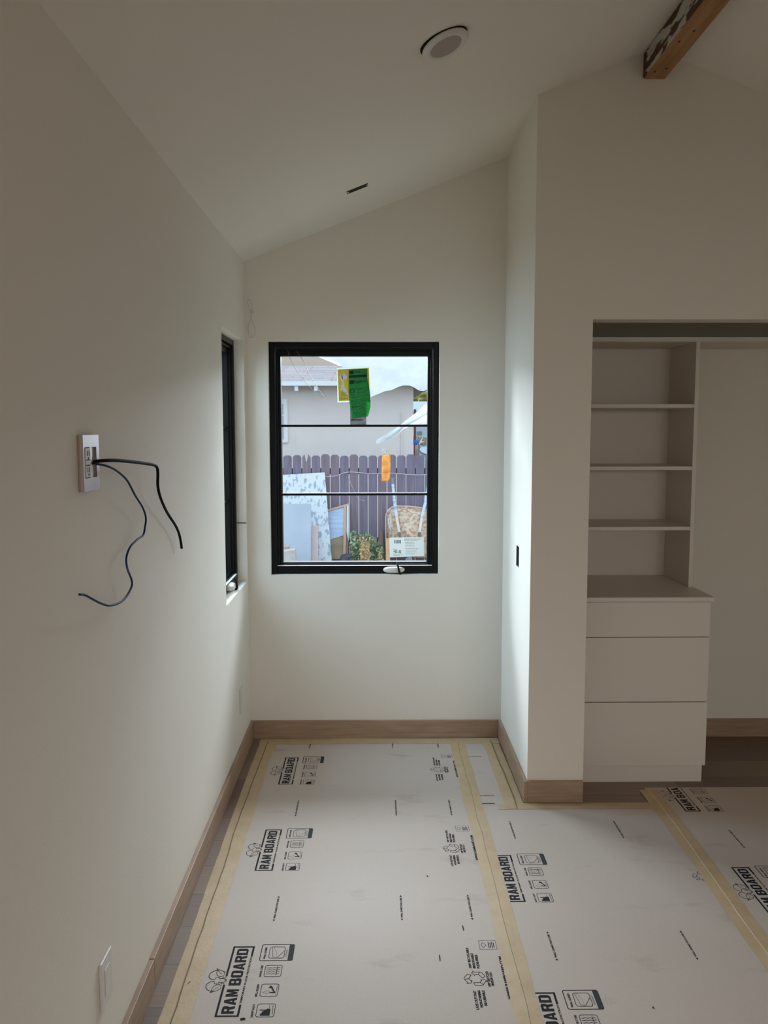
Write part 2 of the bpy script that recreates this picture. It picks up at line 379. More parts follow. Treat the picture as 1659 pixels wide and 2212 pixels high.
b = MB(); b.prism([(bx0, YB, bz), (bx1-.010, YB, bz), (bx1, YB, bz+.012), (bx1, YB, zc(bx1)), (XRIDGE, YB, ZR), (bx0, YB, zc(bx0))], (0, YC-YB, 0)); b.build('timber', M_beam, t, bevel=.002)
o = MB().box(bx0-.004, bx0, YB, YC-.006, bz+.004, zc(bx0)-.006).build('peeling_side', M_peel, t); o['label'] = 'dark side with peeling white paint'
b = MB()
for (u_, v_) in ((1415, 155), (1440, 148), (1467, 90), (1499, 67)):
    d = fwd + rgt*((u_-829.5)/F_PX) - upv*((v_-1106)/F_PX); q = V((0, 0, EYE)) + d*((bz-EYE)/d.z)
    if bx0 < q.x < bx1: b.ellipsoid(q, .0035, .010, .0015, 8, 6)
if b.v: b.build('nail_holes', M_dark, t)

# ------------------------------------------------------------------ closet
CX0, CX1 = XN2+.002, 1.504
t = thing('drawer_cabinet', ((CX0+CX1)/2, 4.06, 0), 'white handleless three-drawer cabinet standing in the closet', 'cabinet')
b = MB(); b.box(CX0, CX0+.018, 3.787, YF-.002, .08, .84); b.box(CX1-.018, CX1, 3.787, YF-.002, .08, .84); b.box(CX0+.018, CX1-.018, YF-.012, YF-.002, .08, .84)
b.box(CX0+.018, CX1-.018, 3.80, YF-.012, .08, .098); b.box(CX0+.018, CX1-.018, 3.80, 3.90, .822, .84)
b.box(CX0+.018, CX1-.018, 3.86, 3.87, .098, .822); b.build('carcass', M_white, t)
MB().box(CX0, 1.514, 3.757, YF-.002, .8405, .861).build('countertop', M_white, t, bevel=.001)
for (z0, z1) in ((.679, .8375), (.3795, .6755), (.080, .376)):
    b = MB(); b.box(CX0+.001, CX1-.001, 3.767, 3.786, z0, z1); b.build('drawer', M_white, t, bevel=.0012)
MB().box(CX0+.002, CX1-.012, 3.778, 3.794, 0.0, .078).build('toe_kick', M_white, t)
TX1 = 1.503
t = thing('shelf_tower', ((CX0+TX1)/2, 4.18, .861), 'white open shelf tower standing on the drawer cabinet', 'shelving')
for x0, x1 in ((CX0, CX0+.018), (TX1-.018, TX1)): MB().box(x0, x1, 4.0, YF-.010, .8612, 2.0105).build('side_panel', M_white, t, bevel=.0008)
MB().box(CX0, TX1, YF-.010, YF-.002, .8612, 2.0105).build('back_panel', M_white, t)
for z in (1.716, 1.426, 1.1415): MB().box(CX0+.0182, TX1-.0182, 4.003, YF-.0105, z-.0085, z+.0085).build('shelf', M_white, t, bevel=.0008)
tag(MB().box(CX0, XR-.003, 4.0, YF-.002, 2.011, 2.032).build('closet_shelf', M_white, bevel=.001), 'long white top shelf running across the closet above the shelf tower', 'shelf')

# ------------------------------------------------------------------ wall devices and cables
px0 = XL; fx = XL+.013
def ypl(u, v, X): return pX(u, v, X)
P0 = pX(178.5, 941, fx); P1 = pX(216.5, 1058, fx); y0, y1, z1, z0 = P0.y, P1.y, (P0.z+pX(216, 938, fx).z)/2, (P1.z+pX(181, 1062, fx).z)/2
t = thing('outlet_plate', (XL, (y0+y1)/2, z0), 'shiny two-gang cover plate with an outlet and cables on the left wall', 'outlet')
W, H = y1-y0, z1-z0
b = MB(); b.prism([(XL+.001, y0, z0), (XL+.001, y1, z0), (XL+.001, y1, z1), (XL+.001, y0, z1)], (.004, 0, 0))
b.build('mounting_bracket', mat('tan bracket edge', (.42, .29, .23), .5), t)
oy0, oy1 = y0+W*.09, y0+W*.40; sy0, sy1 = y0+W*.54, y0+W*.83; oz0, oz1 = z0+H*.235, z0+H*.785
b = MB(); X0, X1 = XL+.005, fx
ys = [y0, oy0, oy1, sy0, sy1, y1]
for i in range(5):
    if i in (1, 3):
        b.box(X0, X1, ys[i], ys[i+1], z0, oz0); b.box(X0, X1, ys[i], ys[i+1], oz1, z1)
    else: b.box(X0, X1, ys[i], ys[i+1], z0, z1)
b.build('cover_plate', M_metal, t)
b = MB(); b.box(XL+.003, XL+.005, y0+.004, y1-.004, z0+.004, z1-.004); b.build('back_box', M_dark, t)
b = MB(); zm = (oz0+oz1)/2; d_ = (oz1-oz0)*.07
for (a, c_) in ((oz0+.002, zm-d_*1.5), (zm-d_, zm+d_), (zm+d_*1.5, oz1-.002)): b.box(XL+.006, fx+.002, oy0+.0015, oy1-.0015, a, c_)
ro = b.build('receptacle', M_whitep, t, bevel=.001)
w_ = oy1-oy0
for zc_ in ((oz0+zm)/2-.001, (oz1+zm)/2+.001):
    for (c0, c1, d0, d1) in ((.28, .36, -.003, .008), (.62, .70, -.003, .008), (.43, .57, -.0105, -.006)):
        MB().box(fx+.002, fx+.0025, oy0+w_*c0, oy0+w_*c1, zc_+d0, zc_+d1).build('slot', M_dark, ro)
for (d0, d1) in ((oz0+.003, zm-.010), (zm+.012, oz1-.003)):
    MB().box(XL+.0055, fx-.004, sy0+.001, sy0+(sy1-sy0)*.55, d0, d1).build('wiring_insert', M_plate, t)

def cable(name, pts, r, M, label):
    b = MB(); b.tube(catmull(pts, 8), r, 10); o = b.build(name, M, smooth=True); return tag(o, label, 'cable')
def cp(u, v, X): return tuple(pX(u, v, X))
xs = fx
cable('black_cable', [cp(203, 998, xs-.004), cp(213, 996, xs+.006), cp(240, 994.5, xs+.02), cp(270, 996, xs+.026), cp(305, 1000, xs+.024), cp(332, 1004.5, xs+.020), cp(339.5, 1011, xs+.019), cp(341, 1025, xs+.018),
      cp(341, 1050, xs+.015), cp(347, 1076, xs+.012), cp(361, 1107, xs+.008), cp(380, 1137, xs+.006), cp(388, 1158, xs+.005), cp(392.5, 1184, xs+.004)], .0042, M_blackc, 'thick black cable hanging from the cover plate on the left wall')
cable('blue_cable', [cp(201, 1000, xs-.004), cp(209, 1002, xs+.008), cp(232, 1007, xs+.02), cp(252, 1017, xs+.024), cp(274, 1037, xs+.022), cp(292, 1070, xs+.016), cp(308, 1096, xs+.012), cp(315, 1118, xs+.010), cp(313, 1140, xs+.010), cp(309, 1156, xs+.010),
      cp(297, 1165, xs+.010), cp(281, 1182, xs+.010), cp(273, 1205, xs+.010), cp(275, 1228, xs+.010), cp(284, 1252, xs+.010), cp(284, 1268, xs+.010), cp(272, 1290, xs+.012), cp(258, 1302, xs+.014), cp(238, 1308, xs+.018), cp(220, 1304, xs+.022), cp(198, 1293, xs+.028), cp(183, 1285, xs+.032), cp(172, 1284, xs+.034)], .0027, M_bluec, 'thin blue cable curling down the left wall below the black cable')
def blank_plate(yc, zc_, label):
    t = thing('wall_plate', (XL, yc, zc_-.06), label, 'cover plate', 'blank cover plates low on the left wall')
    MB().box(XL+.0005, XL+.0075, yc-.038, yc+.038, zc_-.060, zc_+.060).build('cover', M_plate, t, bevel=.0018)
    MB().box(XL+.0075, XL+.0090, yc-.0165, yc+.0165, zc_-.033, zc_+.033).build('insert', M_whitep, t, bevel=.0008)
blank_plate(1.945, .297, 'pale cover plate low on the left wall, nearest the viewer')
blank_plate(4.045, .308, 'slim pale cover plate low on the left wall under the edge-on window')
t = thing('switch_box', (XN+.03, (SY0+SY1)/2, SZ0), 'open blue-grey device box sunk in the bright side wall of the nook', 'electrical box')
M_box = mat('blue grey box plastic', (.10, .11, .17), .5)
b = MB(); e = .002
b.box(XN+.001, XN+.064, SY0+.0005, SY0+e, SZ0+.0005, SZ1-.0005); b.box(XN+.001, XN+.064, SY1-e, SY1-.0005, SZ0+.0005, SZ1-.0005)
b.box(XN+.001, XN+.064, SY0+e, SY1-e, SZ0+.0005, SZ0+e); b.box(XN+.001, XN+.064, SY0+e, SY1-e, SZ1-e, SZ1-.0005); b.box(XN+.060, XN+.0645, SY0+e, SY1-e, SZ0+e, SZ1-e)
b.build('box_shell', M_box, t)
b = MB(); b.tube([(XN+.055, 3.90, 1.04), (XN+.03, 3.905, 1.03), (XN+.025, 3.91, 1.00), (XN+.05, 3.915, .99)], .003, 6); b.build('wire', mat('grey wire', (.16, .14, .18), .5), t, smooth=True)
Pj = [pX(515, 1130, XL-.046).z, pX(536.5, 1131, XL).z]
tag(MB().box(XL-.047, XL-.001, LY1-.003, LY1-.0002, 1.136, 1.1405).build('jamb_strip', M_dark), 'thin black strip across the white jamb of the left window', 'strip')
M_clear = mat('pale clear line', (.50, .48, .43), .35)
def ly(u, v, d=.012): return tuple(px(u, v, YF-d))
tag(MB().tube(catmull([ly(545, 722), ly(541, 730), ly(537, 720), ly(536, 705), ly(541, 690, .02), ly(543, 680, .024), ly(540, 668, .02), ly(534, 652), ly(537, 646.5), ly(542, 650), ly(545, 668, .016), ly(542, 685, .012), ly(546, 697), ly(551, 715), ly(549, 727), ly(543, 729)], 6), .0011, 6)
    .tube(catmull([ly(538, 670, .03), ly(546, 671, .03), ly(549, 674, .012), ly(539, 674, .03), ly(547, 675.5, .03)], 4), .0011, 6).build('line_coil', M_clear, smooth=True),
    'tied loop of pale clear line hanging in the corner left of the far window', 'line')
def gyp(u, v, d=.03): return tuple(px(u, v, GY-d))
tag(MB().tube(catmull([gyp(621.5, 756, .045), gyp(625, 770, .05), gyp(636, 793, .05), gyp(655, 820, .045), gyp(676, 843, .03), gyp(690, 854, .015), gyp(698.5, 857.5, .012), gyp(696, 852, .014), gyp(682, 832, .03), gyp(668, 808, .045), gyp(657, 783, .05), gyp(647, 768, .05), gyp(639.5, 757, .045)], 8), .0009, 6).build('wire_loop', mat('dull steel wire', (.20, .19, .19), .4, metal=.5), smooth=True),
    'thin wire loop hanging from the top of the far window frame', 'wire')

# ------------------------------------------------------------------ stickers on the far pane
def flat_px(b, pts, Y): b.face([px(u, v, Y) for u, v in pts])
def slab(b, pts, Y, th=.0005):
    q = [px(u, v, Y) for u, v in pts]; b.prism(q, (0, th, 0))
def bars(b, u0, u1, v0, v1, n, Y, seed, shear=0, thick=.45, gaps=True):
    r = random.Random(seed)
    for k in range(n):
        v = v0+(v1-v0)*(k+.5)/n; h = (v1-v0)/n*thick/2; u = u0; ue = u1-r.uniform(0, .35)*(u1-u0)
        while u < ue:
            l = r.uniform(1.2, 4.5) if gaps else (ue-u); l = min(l, ue-u)
            slab(b, [(u, v-h-shear*(u-u0)), (u+l, v-h-shear*(u+l-u0)), (u+l, v+h-shear*(u+l-u0)), (u, v+h-shear*(u-u0))], Y)
            u += l+r.uniform(.4, 1.0)
M_yel = sheet_mat('yellow paper', (.80, .69, .12), .45)
M_paper = sheet_mat('white paper', (.66, .69, .68), .45)
M_grn = sheet_mat('green film', (.07, .50, .13), .45, col2=(.05, .40, .095), scale=12)
M_gry = sheet_mat('grey slip', (.38, .38, .40), .3, col2=(.30, .29, .31), scale=60)
M_org = sheet_mat('orange tape', (.74, .45, .18), .45, col2=(.82, .61, .35), scale=30)
M_print = mat('label print', (.008, .010, .010), .7)
M_greyp = mat('label grey print', (.16, .18, .19), .7)
Ys = GY-.0012
t = thing('yellow_sticker', px(764, 869, Ys), 'white-bordered yellow label on the far window pane behind the green sheet', 'label')
b = MB(); slab(b, [(727.5, 795), (799, 792), (801.5, 866), (729, 870)], Ys); b.build('backing', M_paper, t)
b = MB(); slab(b, [(729.5, 798), (796.5, 795), (798.5, 863), (732, 866.5)], Ys-.0006); b.build('yellow_panel', M_yel, t)
b = MB()
cc = px(744, 812.5, Ys-.0012)
ring = [cc+V((math.cos(a)*.0155, 0, math.sin(a)*.019)) for a in [2*math.pi*k/28 for k in range(28)]]
b.prism(ring, (0, .0004, 0))
slab(b, [(732, 815), (737, 806), (742, 822), (744, 836), (749, 842), (751, 848), (756, 856), (751, 853), (744, 850), (741, 843), (735, 843), (738, 837), (732, 832), (738, 832), (739, 826)], Ys-.0012)
b.build('white_figure', mat('white figure', (.78, .77, .72), .6), t)
b = MB()
for k in range(26):
    a = math.pi*(.05+1.15*k/26)
    if k % 2 == 0:
        p1 = cc+V((math.cos(a)*.0128, -.0006, math.sin(a)*.0160)); b.box(p1.x-.0009, p1.x+.0009, p1.y-.0002, p1.y+.0002, p1.z-.0012, p1.z+.0012)
bars(b, 736, 751, 846, 857, 6, Ys-.0014, 3, thick=.3, gaps=False); bars(b, 734, 752, 858.5, 864, 3, Ys-.0014, 4)
b.build('print', mat('yellow label print', (.20, .17, .05), .7), t)
t = thing('grey_slip', px(774, 917, Ys), 'grey paper slip showing below the green sheet at the upper muntin', 'label')
b = MB(); slab(b, [(756, 868), (791, 866), (791.5, 917), (756.5, 917)], Ys-.0030); b.build('paper', M_gry, t)
b = MB(); bars(b, 758, 790, 905.5, 908.5, 1, Ys-.0036, 9, thick=.9, gaps=True); b.build('print', M_print, t)
t = thing('green_sheet', px(776, 905, Ys-.006), 'bright green printed sheet hanging curled on the far window pane', 'sheet')
def gs(u, v):
    le = 753+7.5*max(0, (v-.45)/.55)**1.5; re_ = 793+7.5*math.sin(min(1, max(0, v-.2)/.8*.78)*math.pi)-max(0, v-.8)*14
    uu = le+(re_-le)*u; vv = 798.5-u*2.2+v*(106-u*3.0)
    return px(uu, vv, Ys-.0042-.010*math.sin(v*math.pi*.9)*u-.006*max(0, v-.6))
b = MB(); b.grid(gs, 14, 30); b.build('green_film', M_grn, t, smooth=True, solid=.0003)
def gpt(u, v, d=.0008): q = gs(u, v); q = q.copy(); q.y -= d; return q
def gbar(b, u0, u1, v0, v1):
    n = max(1, int((u1-u0)/.1)); top = [gpt(u0+(u1-u0)*k/n, v0) for k in range(n+1)]; bot = [gpt(u0+(u1-u0)*k/n, v1) for k in range(n+1)]
    for k in range(n): b.face([top[k], top[k+1], bot[k+1], bot[k]])
b = MB(); r = random.Random(5)
gbar(b, .04, .28, .025, .095); gbar(b, .02, .97, .118, .172); gbar(b, .06, .29, .222, .300)
for v0, v1, u0, u1 in ((.04, .055, .34, .62), (.062, .074, .36, .9), (.395, .405, .05, .98)): gbar(b, u0, u1, v0, v1)
for k in range(7): gbar(b, .34+.07*k, .41+.07*k, .255-.02*math.sin(k*.5), .285+.012*math.sin(k*.9))   # dark animal-like blot
gbar(b, .30, .36, .225, .262); gbar(b, .84, .9, .235, .275)
for (a0, a1) in ((.06, .30),): # a D lying on its side
    gbar(b, a0, a0+.07, .41, .475); gbar(b, a1-.07, a1, .41, .475); gbar(b, a0, a1, .465, .480); gbar(b, a0+.04, a1-.04, .402, .418)
gbar(b, .06, .30, .505, .519)
for k in range(34):
    v = .40+.017*k
    if v > .97: break
    if .60 < v < .62 or .74 < v < .745: continue
    u0 = r.uniform(.06, .14) if v > .53 else .38
    while u0 < .93:
        l = r.uniform(.04, .16); u1 = min(.95, u0+l)
        if r.random() > .25: gbar(b, u0, u1, v, v+.0052+.004*(r.random() > .75))
        u0 = u1+.015
gbar(b, .08, .16, .755, .792); gbar(b, .2, .48, .765, .782)
b.build('print', mat('green sheet print', (.012, .085, .03), .7), t)
for k, (u0, u1, v0, v1) in enumerate(((.04, .28, .025, .095), (.02, .97, .118, .172), (.06, .29, .222, .300))):
    b = MB()
    n = 6; b.add([gpt(u0+(u1-u0)*i/n, v0, .0014) for i in range(n+1)]+[gpt(u0+(u1-u0)*i/n, v1, .0014) for i in range(n+1)], [(i, i+1, n+2+i, n+1+i) for i in range(n)])
    b.build('black_block', M_print, t)
t = thing('orange_tag', px(834, 1040, Ys), 'orange printed tape tag stuck to the far window pane', 'tag')
def og(u, v): return px(825+19*u-.8*v+(-2.2 if v > .9 and u > .6 else 0), 982+58*v-.4*u, Ys-.001-.003*math.sin(v*6+u*2)*u)
b = MB(); b.grid(og, 4, 16); b.build('tape', M_org, t, smooth=True, solid=.0003)
b = MB(); bars(b, 827, 841, 986, 1034, 20, Ys-.006, 12, shear=.05, thick=.28); b.build('print', mat('orange tag print', (.55, .22, .06), .7), t)
tag(MB().tube([px(830.5+3.4*math.cos(a), 975.5+4.2*math.sin(a), Ys-.002) for a in [2*math.pi*k/20 for k in range(21)]], .0026, 8).build('white_ring', mat('white rubber', (.80, .82, .80), .5), smooth=True), 'small white ring stuck on the pane just above the orange tag', 'ring')
t = thing('white_sticker', px(879, 1203, Ys), 'white printed paper label in the lower right corner of the far pane', 'label')
b = MB(); slab(b, [(841, 1161.5), (915.5, 1160), (916.5, 1201), (842, 1204)], Ys-.001); b.build('paper', M_paper, t)
b = MB()
for k in range(5):
    slab(b, [(852+k*3, 1166.5), (853.8+k*3, 1166.5), (853.8+k*3, 1174), (852+k*3, 1174)], Ys-.0016)
bars(b, 873, 912, 1163, 1169, 3, Ys-.0016, 21, thick=.3); bars(b, 875, 905, 1170, 1183, 4, Ys-.0016, 22, thick=.2); bars(b, 875, 913, 1184.5, 1186.5, 1, Ys-.0016, 24, gaps=False, thick=.5)
bars(b, 876, 904, 1188, 1199, 5, Ys-.0016, 25, thick=.18); bars(b, 849, 860, 1186, 1188, 1, Ys-.0016, 27); bars(b, 849, 872, 1196, 1201, 2, Ys-.0016, 28, thick=.3)
b.build('fine_print', M_greyp, t)

def text2d(s, bold=0.0):
    cu = bpy.data.curves.new('lettering', 'FONT'); cu.body = s; cu.size = 1.0; cu.offset = bold; cu.resolution_u = 2
    ob = bpy.data.objects.new('lettering', cu); COL.objects.link(ob)
    dg = bpy.context.evaluated_depsgraph_get(); dg.update()
    me = bpy.data.meshes.new_from_object(ob.evaluated_get(dg))
    vs = [(q.co.x, q.co.y) for q in me.vertices]; fs = [tuple(p.vertices) for p in me.polygons]
    bpy.data.objects.remove(ob); bpy.data.curves.remove(cu); bpy.data.meshes.remove(me)
    x0 = min(q[0] for q in vs); x1 = max(q[0] for q in vs); y0 = min(q[1] for q in vs); y1 = max(q[1] for q in vs)
    return [((x-x0)/(x1-x0), (y-y0)/(y1-y0)) for x, y in vs], fs
b = MB(); vs, fs = text2d('+50 -50', .02)
b.add([px(850+x*16.5, 1195.2-y*7.0, Ys-.0017) for x, y in vs], fs); b.build('rating_text', M_print, t)

# ------------------------------------------------------------------ floor protection: boards, prints, tape
ZB = 0.0020; ZP = ZB+0.0003
LET = {
 'R': [[(0,0),(.34,0),(.34,1),(0,1)], [(.3,.80),(.78,.80),(.97,.90),(.80,1),(.3,1)], [(.64,.5),(1,.56),(1,.88),(.80,1),(.64,.92)], [(.3,.40),(.82,.40),(.95,.52),(.72,.60),(.3,.60)], [(.52,.45),(.86,.45),(1,0),(.68,0)]],
 'A': [[(0,0),(.31,0),(.60,1),(.34,1)], [(1,0),(.69,0),(.40,1),(.66,1)], [(.2,.17),(.8,.17),(.8,.34),(.2,.34)]],
 'M': [[(0,0),(.26,0),(.26,1),(0,1)], [(.74,0),(1,0),(1,1),(.74,1)], [(.08,1),(.34,1),(.60,.08),(.42,.08)], [(.66,1),(.92,1),(.58,.08),(.40,.08)]],
 'B': [[(0,0),(.34,0),(.34,1),(0,1)], [(.3,.81),(.80,.81),(.94,.91),(.78,1),(.3,1)], [(.3,.42),(.9,.42),(.9,.58),(.3,.58)], [(.3,0),(.80,0),(.98,.10),(.82,.19),(.3,.19)], [(.64,.56),(.95,.58),(.95,.90),(.78,1),(.64,.92)], [(.66,.06),(.82,0),(1,.12),(1,.42),(.9,.5),(.66,.46)]],
 'O': [[(0,.14),(.18,0),(.34,.1),(.34,.9),(.18,1),(0,.86)], [(1,.14),(.82,0),(.66,.1),(.66,.9),(.82,1),(1,.86)], [(.16,0),(.84,0),(.72,.18),(.28,.18)], [(.16,1),(.84,1),(.72,.82),(.28,.82)]],
 'D': [[(0,0),(.34,0),(.34,1),(0,1)], [(.3,0),(.78,0),(.9,.1),(.7,.18),(.3,.18)], [(.3,1),(.78,1),(.9,.9),(.7,.82),(.3,.82)], [(.66,.06),(.80,0),(1,.16),(1,.84),(.80,1),(.66,.94)]],
}
class Print:
    """ink laid flat on a board: s runs along the reading direction (away from the camera), t towards the top of the letters"""
    def __init__(s, X, Y, tmin=None, tmax=None, smax=None): s.X, s.Y, s.b = X, Y, MB(); s.tmax = tmax; s.smax = smax
    def poly(s, pts):
        q = list(pts)
        def clip(q, inside, cut):
            out = []
            for i in range(len(q)):
                a, c_ = q[i-1], q[i]
                if inside(c_):
                    if not inside(a): out.append(cut(a, c_))
                    out.append(c_)
                elif inside(a): out.append(cut(a, c_))
            return out
        if s.tmax is not None:
            T = s.tmax; q = clip(q, lambda p: p[1] <= T, lambda a, c_: (a[0]+(c_[0]-a[0])*(T-a[1])/(c_[1]-a[1]), T))
        if s.smax is not None and q:
            S = s.smax; q = clip(q, lambda p: p[0] <= S, lambda a, c_: (S, a[1]+(c_[1]-a[1])*(S-a[0])/(c_[0]-a[0])))
        if len(q) > 2:
            s.n = (getattr(s, 'n', 0)+1) % 14; w = [V((s.X-t_, s.Y+s_, ZP+s.n*1.6e-5)) for s_, t_ in q]
            n = V((0,0,0))
            for i in range(len(w)): n += (w[i]-w[0]).cross(w[(i+1) % len(w)]-w[0])
            if n.z < 0: w.reverse()
            s.b.face(w)
    def rect(s, s0, s1, t0, t1): s.poly([(s0,t0),(s1,t0),(s1,t1),(s0,t1)])
    def line(s, pts, w):
        for i in range(len(pts)-1):
            a, c_ = V((*pts[i], 0)), V((*pts[i+1], 0)); d = c_-a
            if d.length < 1e-6: continue
            d.normalize(); n = V((-d.y, d.x, 0))*w/2; a = a-d*w*.3; c_ = c_+d*w*.3
            s.poly([(a+n).xy, (c_+n).xy, (c_-n).xy, (a-n).xy])
    def rrect(s, s0, s1, t0, t1, r, w):
        P = []
        for cx, cy, a0 in ((s1-r, t1-r, 0), (s0+r, t1-r, 90), (s0+r, t0+r, 180), (s1-r, t0+r, 270)):
            for k in range(5): a = math.radians(a0+k*22.5); P.append((cx+r*math.cos(a), cy+r*math.sin(a)))
        s.line(P+[P[0]], w)
    def arc(s, cx, cy, rx, ry, a0, a1, w, n=18):
        s.line([(cx+rx*math.cos(math.radians(a0+(a1-a0)*k/n)), cy+ry*math.sin(math.radians(a0+(a1-a0)*k/n))) for k in range(n+1)], w)
    def text(s, txt, s0, s1, t0, t1, bold=.02):
        vs, fs = TXT(txt, bold)
        for f in fs: s.poly([(s0+(s1-s0)*vs[i][0], t0+(t1-t0)*vs[i][1]) for i in f])
    def word(s, txt, s0, s1, t0, t1, gap=.14, space=.55):
        n = len([c_ for c_ in txt if c_ != ' ']); sp = txt.count(' ')
        wd = (s1-s0)/(n+gap*(len(txt)-1-2*sp)+space*sp); x = s0; prev = None
        for ch in txt:
            if ch == ' ': x += wd*(space-gap*1); prev = None; continue
            for pg in LET[ch]: s.poly([(x+wd*a, t0+(t1-t0)*c_) for a, c_ in pg])
            x += wd*(1+gap)
    def build(s, name, M, parent): return s.b.build(name, M, parent) if s.b.f else None
_tx = {}
def TXT(t_, bold):
    if (t_, bold) not in _tx: _tx[(t_, bold)] = text2d(t_, bold)
    return _tx[(t_, bold)]

def logo(parent, X, Y, tmax=None, smax=None):
    """X: lower edge of the logo frame, Y: start of the frame"""
    p = Print(X, Y, tmax=tmax, smax=smax); L, Ht, w = .323, .067, .0062
    p.rect(0, w, 0, Ht); p.rect(L-w, L, 0, Ht); p.rect(0, .137, Ht-w, Ht); p.rect(.177, L, Ht-w, Ht); p.rect(0, .050, 0, w); p.rect(L-.052, L, 0, w)
    p.word('RAM BOARD', .0125, L-.0125, .0165, .0515)
    p.text('TEMPORARY FLOOR PROTECTION', .054, L-.056, .0005, .0068, .035)
    # the ram's head: muzzle, brow and two curled horns
    lw = .0016; c_ = .157
    p.line([(.137, Ht-.003), (.145, Ht-.001), (.147, Ht+.012)], lw); p.line([(.177, Ht-.003), (.169, Ht-.001), (.167, Ht+.012)], lw)
    p.line([(.147, .079), (.150, .066), (.153, .061), (.157, .0597), (.161, .061), (.164, .066), (.167, .079)], lw)
    p.arc(.157, .065, .004, .002, 180, 360, .001, 6); p.line([(.154, .0655), (.1555, .0645)], .001); p.line([(.160, .0655), (.1585, .0645)], .001)
    for k in (-1, 1):
        def sm(q): return [(v.x, v.y) for v in catmull([(c_+k*x, y, 0) for x, y in q], 5)]
        p.line(sm([(.003, .0965), (.006, .106), (.016, .1145), (.029, .115), (.041, .109), (.047, .0985), (.0475, .090)]), lw*1.35)
        p.line(sm([(.0555, .0985), (.048, .0965), (.037, .096), (.026, .0925), (.0195, .0855), (.0185, .0785), (.024, .0725), (.034, .0715), (.043, .077), (.0485, .087), (.0555, .0985)]), lw)
        p.line(sm([(.0535, .0975), (.043, .091), (.034, .084), (.030, .079)]), lw*.7)
        p.line([(c_+k*.010, .079), (c_+k*.016, .087), (c_+k*.013, .094), (c_+k*.003, .096)], lw); p.line([(c_+k*.006, .079), (c_+k*.009, .083)], lw)
        p.line([(c_+k*.010, .0745), (c_+k*.018, .072)], lw)
    p.arc(.197, .073, .003, .003, 0, 360, .0009, 10)
    p.build('logo_print', M_ink, parent)
    q = Print(X, Y, tmax=tmax, smax=smax); g = Print(X, Y, tmax=tmax, smax=smax)
    for s0, lab, t0 in ((-.001, 'HEAVY DUTY', -.039), (.085, 'SPILL GUARD', -.039), (.173, 'VAPOR CURE', -.039)):
        q.rrect(s0, s0+.054, -.096, -.046, .007, .0018)
        g.text(lab, s0-.002, s0+.054, t0, t0+.0068, .045)
    s0 = -.001
    q.poly([(s0+.005, -.084), (s0+.005, -.058), (s0+.012, -.056), (s0+.014, -.060), (s0+.022, -.062), (s0+.026, -.068), (s0+.034, -.075), (s0+.031, -.084)])
    q.rect(s0+.026, s0+.030, -.078, -.054); q.line([(s0+.030, -.080), (s0+.048, -.080)], .0014); q.line([(s0+.010, -.091), (s0+.047, -.089)], .0014)
    s0 = .085; q.line([(s0+.017, -.074), (s0+.016, -.087), (s0+.040, -.075)], .0042); q.poly([(s0+.036, -.067), (s0+.048, -.072), (s0+.038, -.081)])
    q.line([(s0+.008, -.091), (s0+.046, -.091)], .0012); q.line([(s0+.018, -.073), (s0+.010, -.064), (s0+.018, -.053), (s0+.026, -.064), (s0+.018, -.073)], .0007)
    s0 = .173
    for k in range(4):
        x = s0+.013+k*.0095; q.line([(x+.0012*math.sin(j*1.6), -.090+j*.0033) for j in range(13)], .0016)
    q.line([(s0+.007, -.082), (s0+.049, -.081)], .0016)
    q.rrect(.250, .331, -.123, -.023, .006, .0026); q.rrect(.262, .319, -.096, -.049, .008, .0018)
    q.line([(.318, -.055), (.268, -.062), (.266, -.076), (.300, -.095)], .0012); q.line([(.318, -.06), (.29, -.072), (.268, -.072)], .0005)
    g.text('WALL GUARD', .258, .318, -.040, -.033, .045); [g.rect(.268, x1, y, y+.0011) for x1, y in ((.312, -.1015), (.304, -.1042))]
    q.build('icon_print', M_ink, parent)
    g.rect(.2515, .3295, -.1215, -.108); g.build('icon_caption_print', M_inkg, parent)
def fold_line(parent, X, Y, L=.153):
    p = Print(X, Y); p.text('WALL GUARD FOLD LINE', .016, L-.016, -.0036, .0036, .04)
    p.poly([(0, 0), (.010, -.0045), (.010, .0045)]); p.poly([(L, 0), (L-.010, -.0045), (L-.010, .0045)]); p.build('fold_line_print', M_ink, parent)
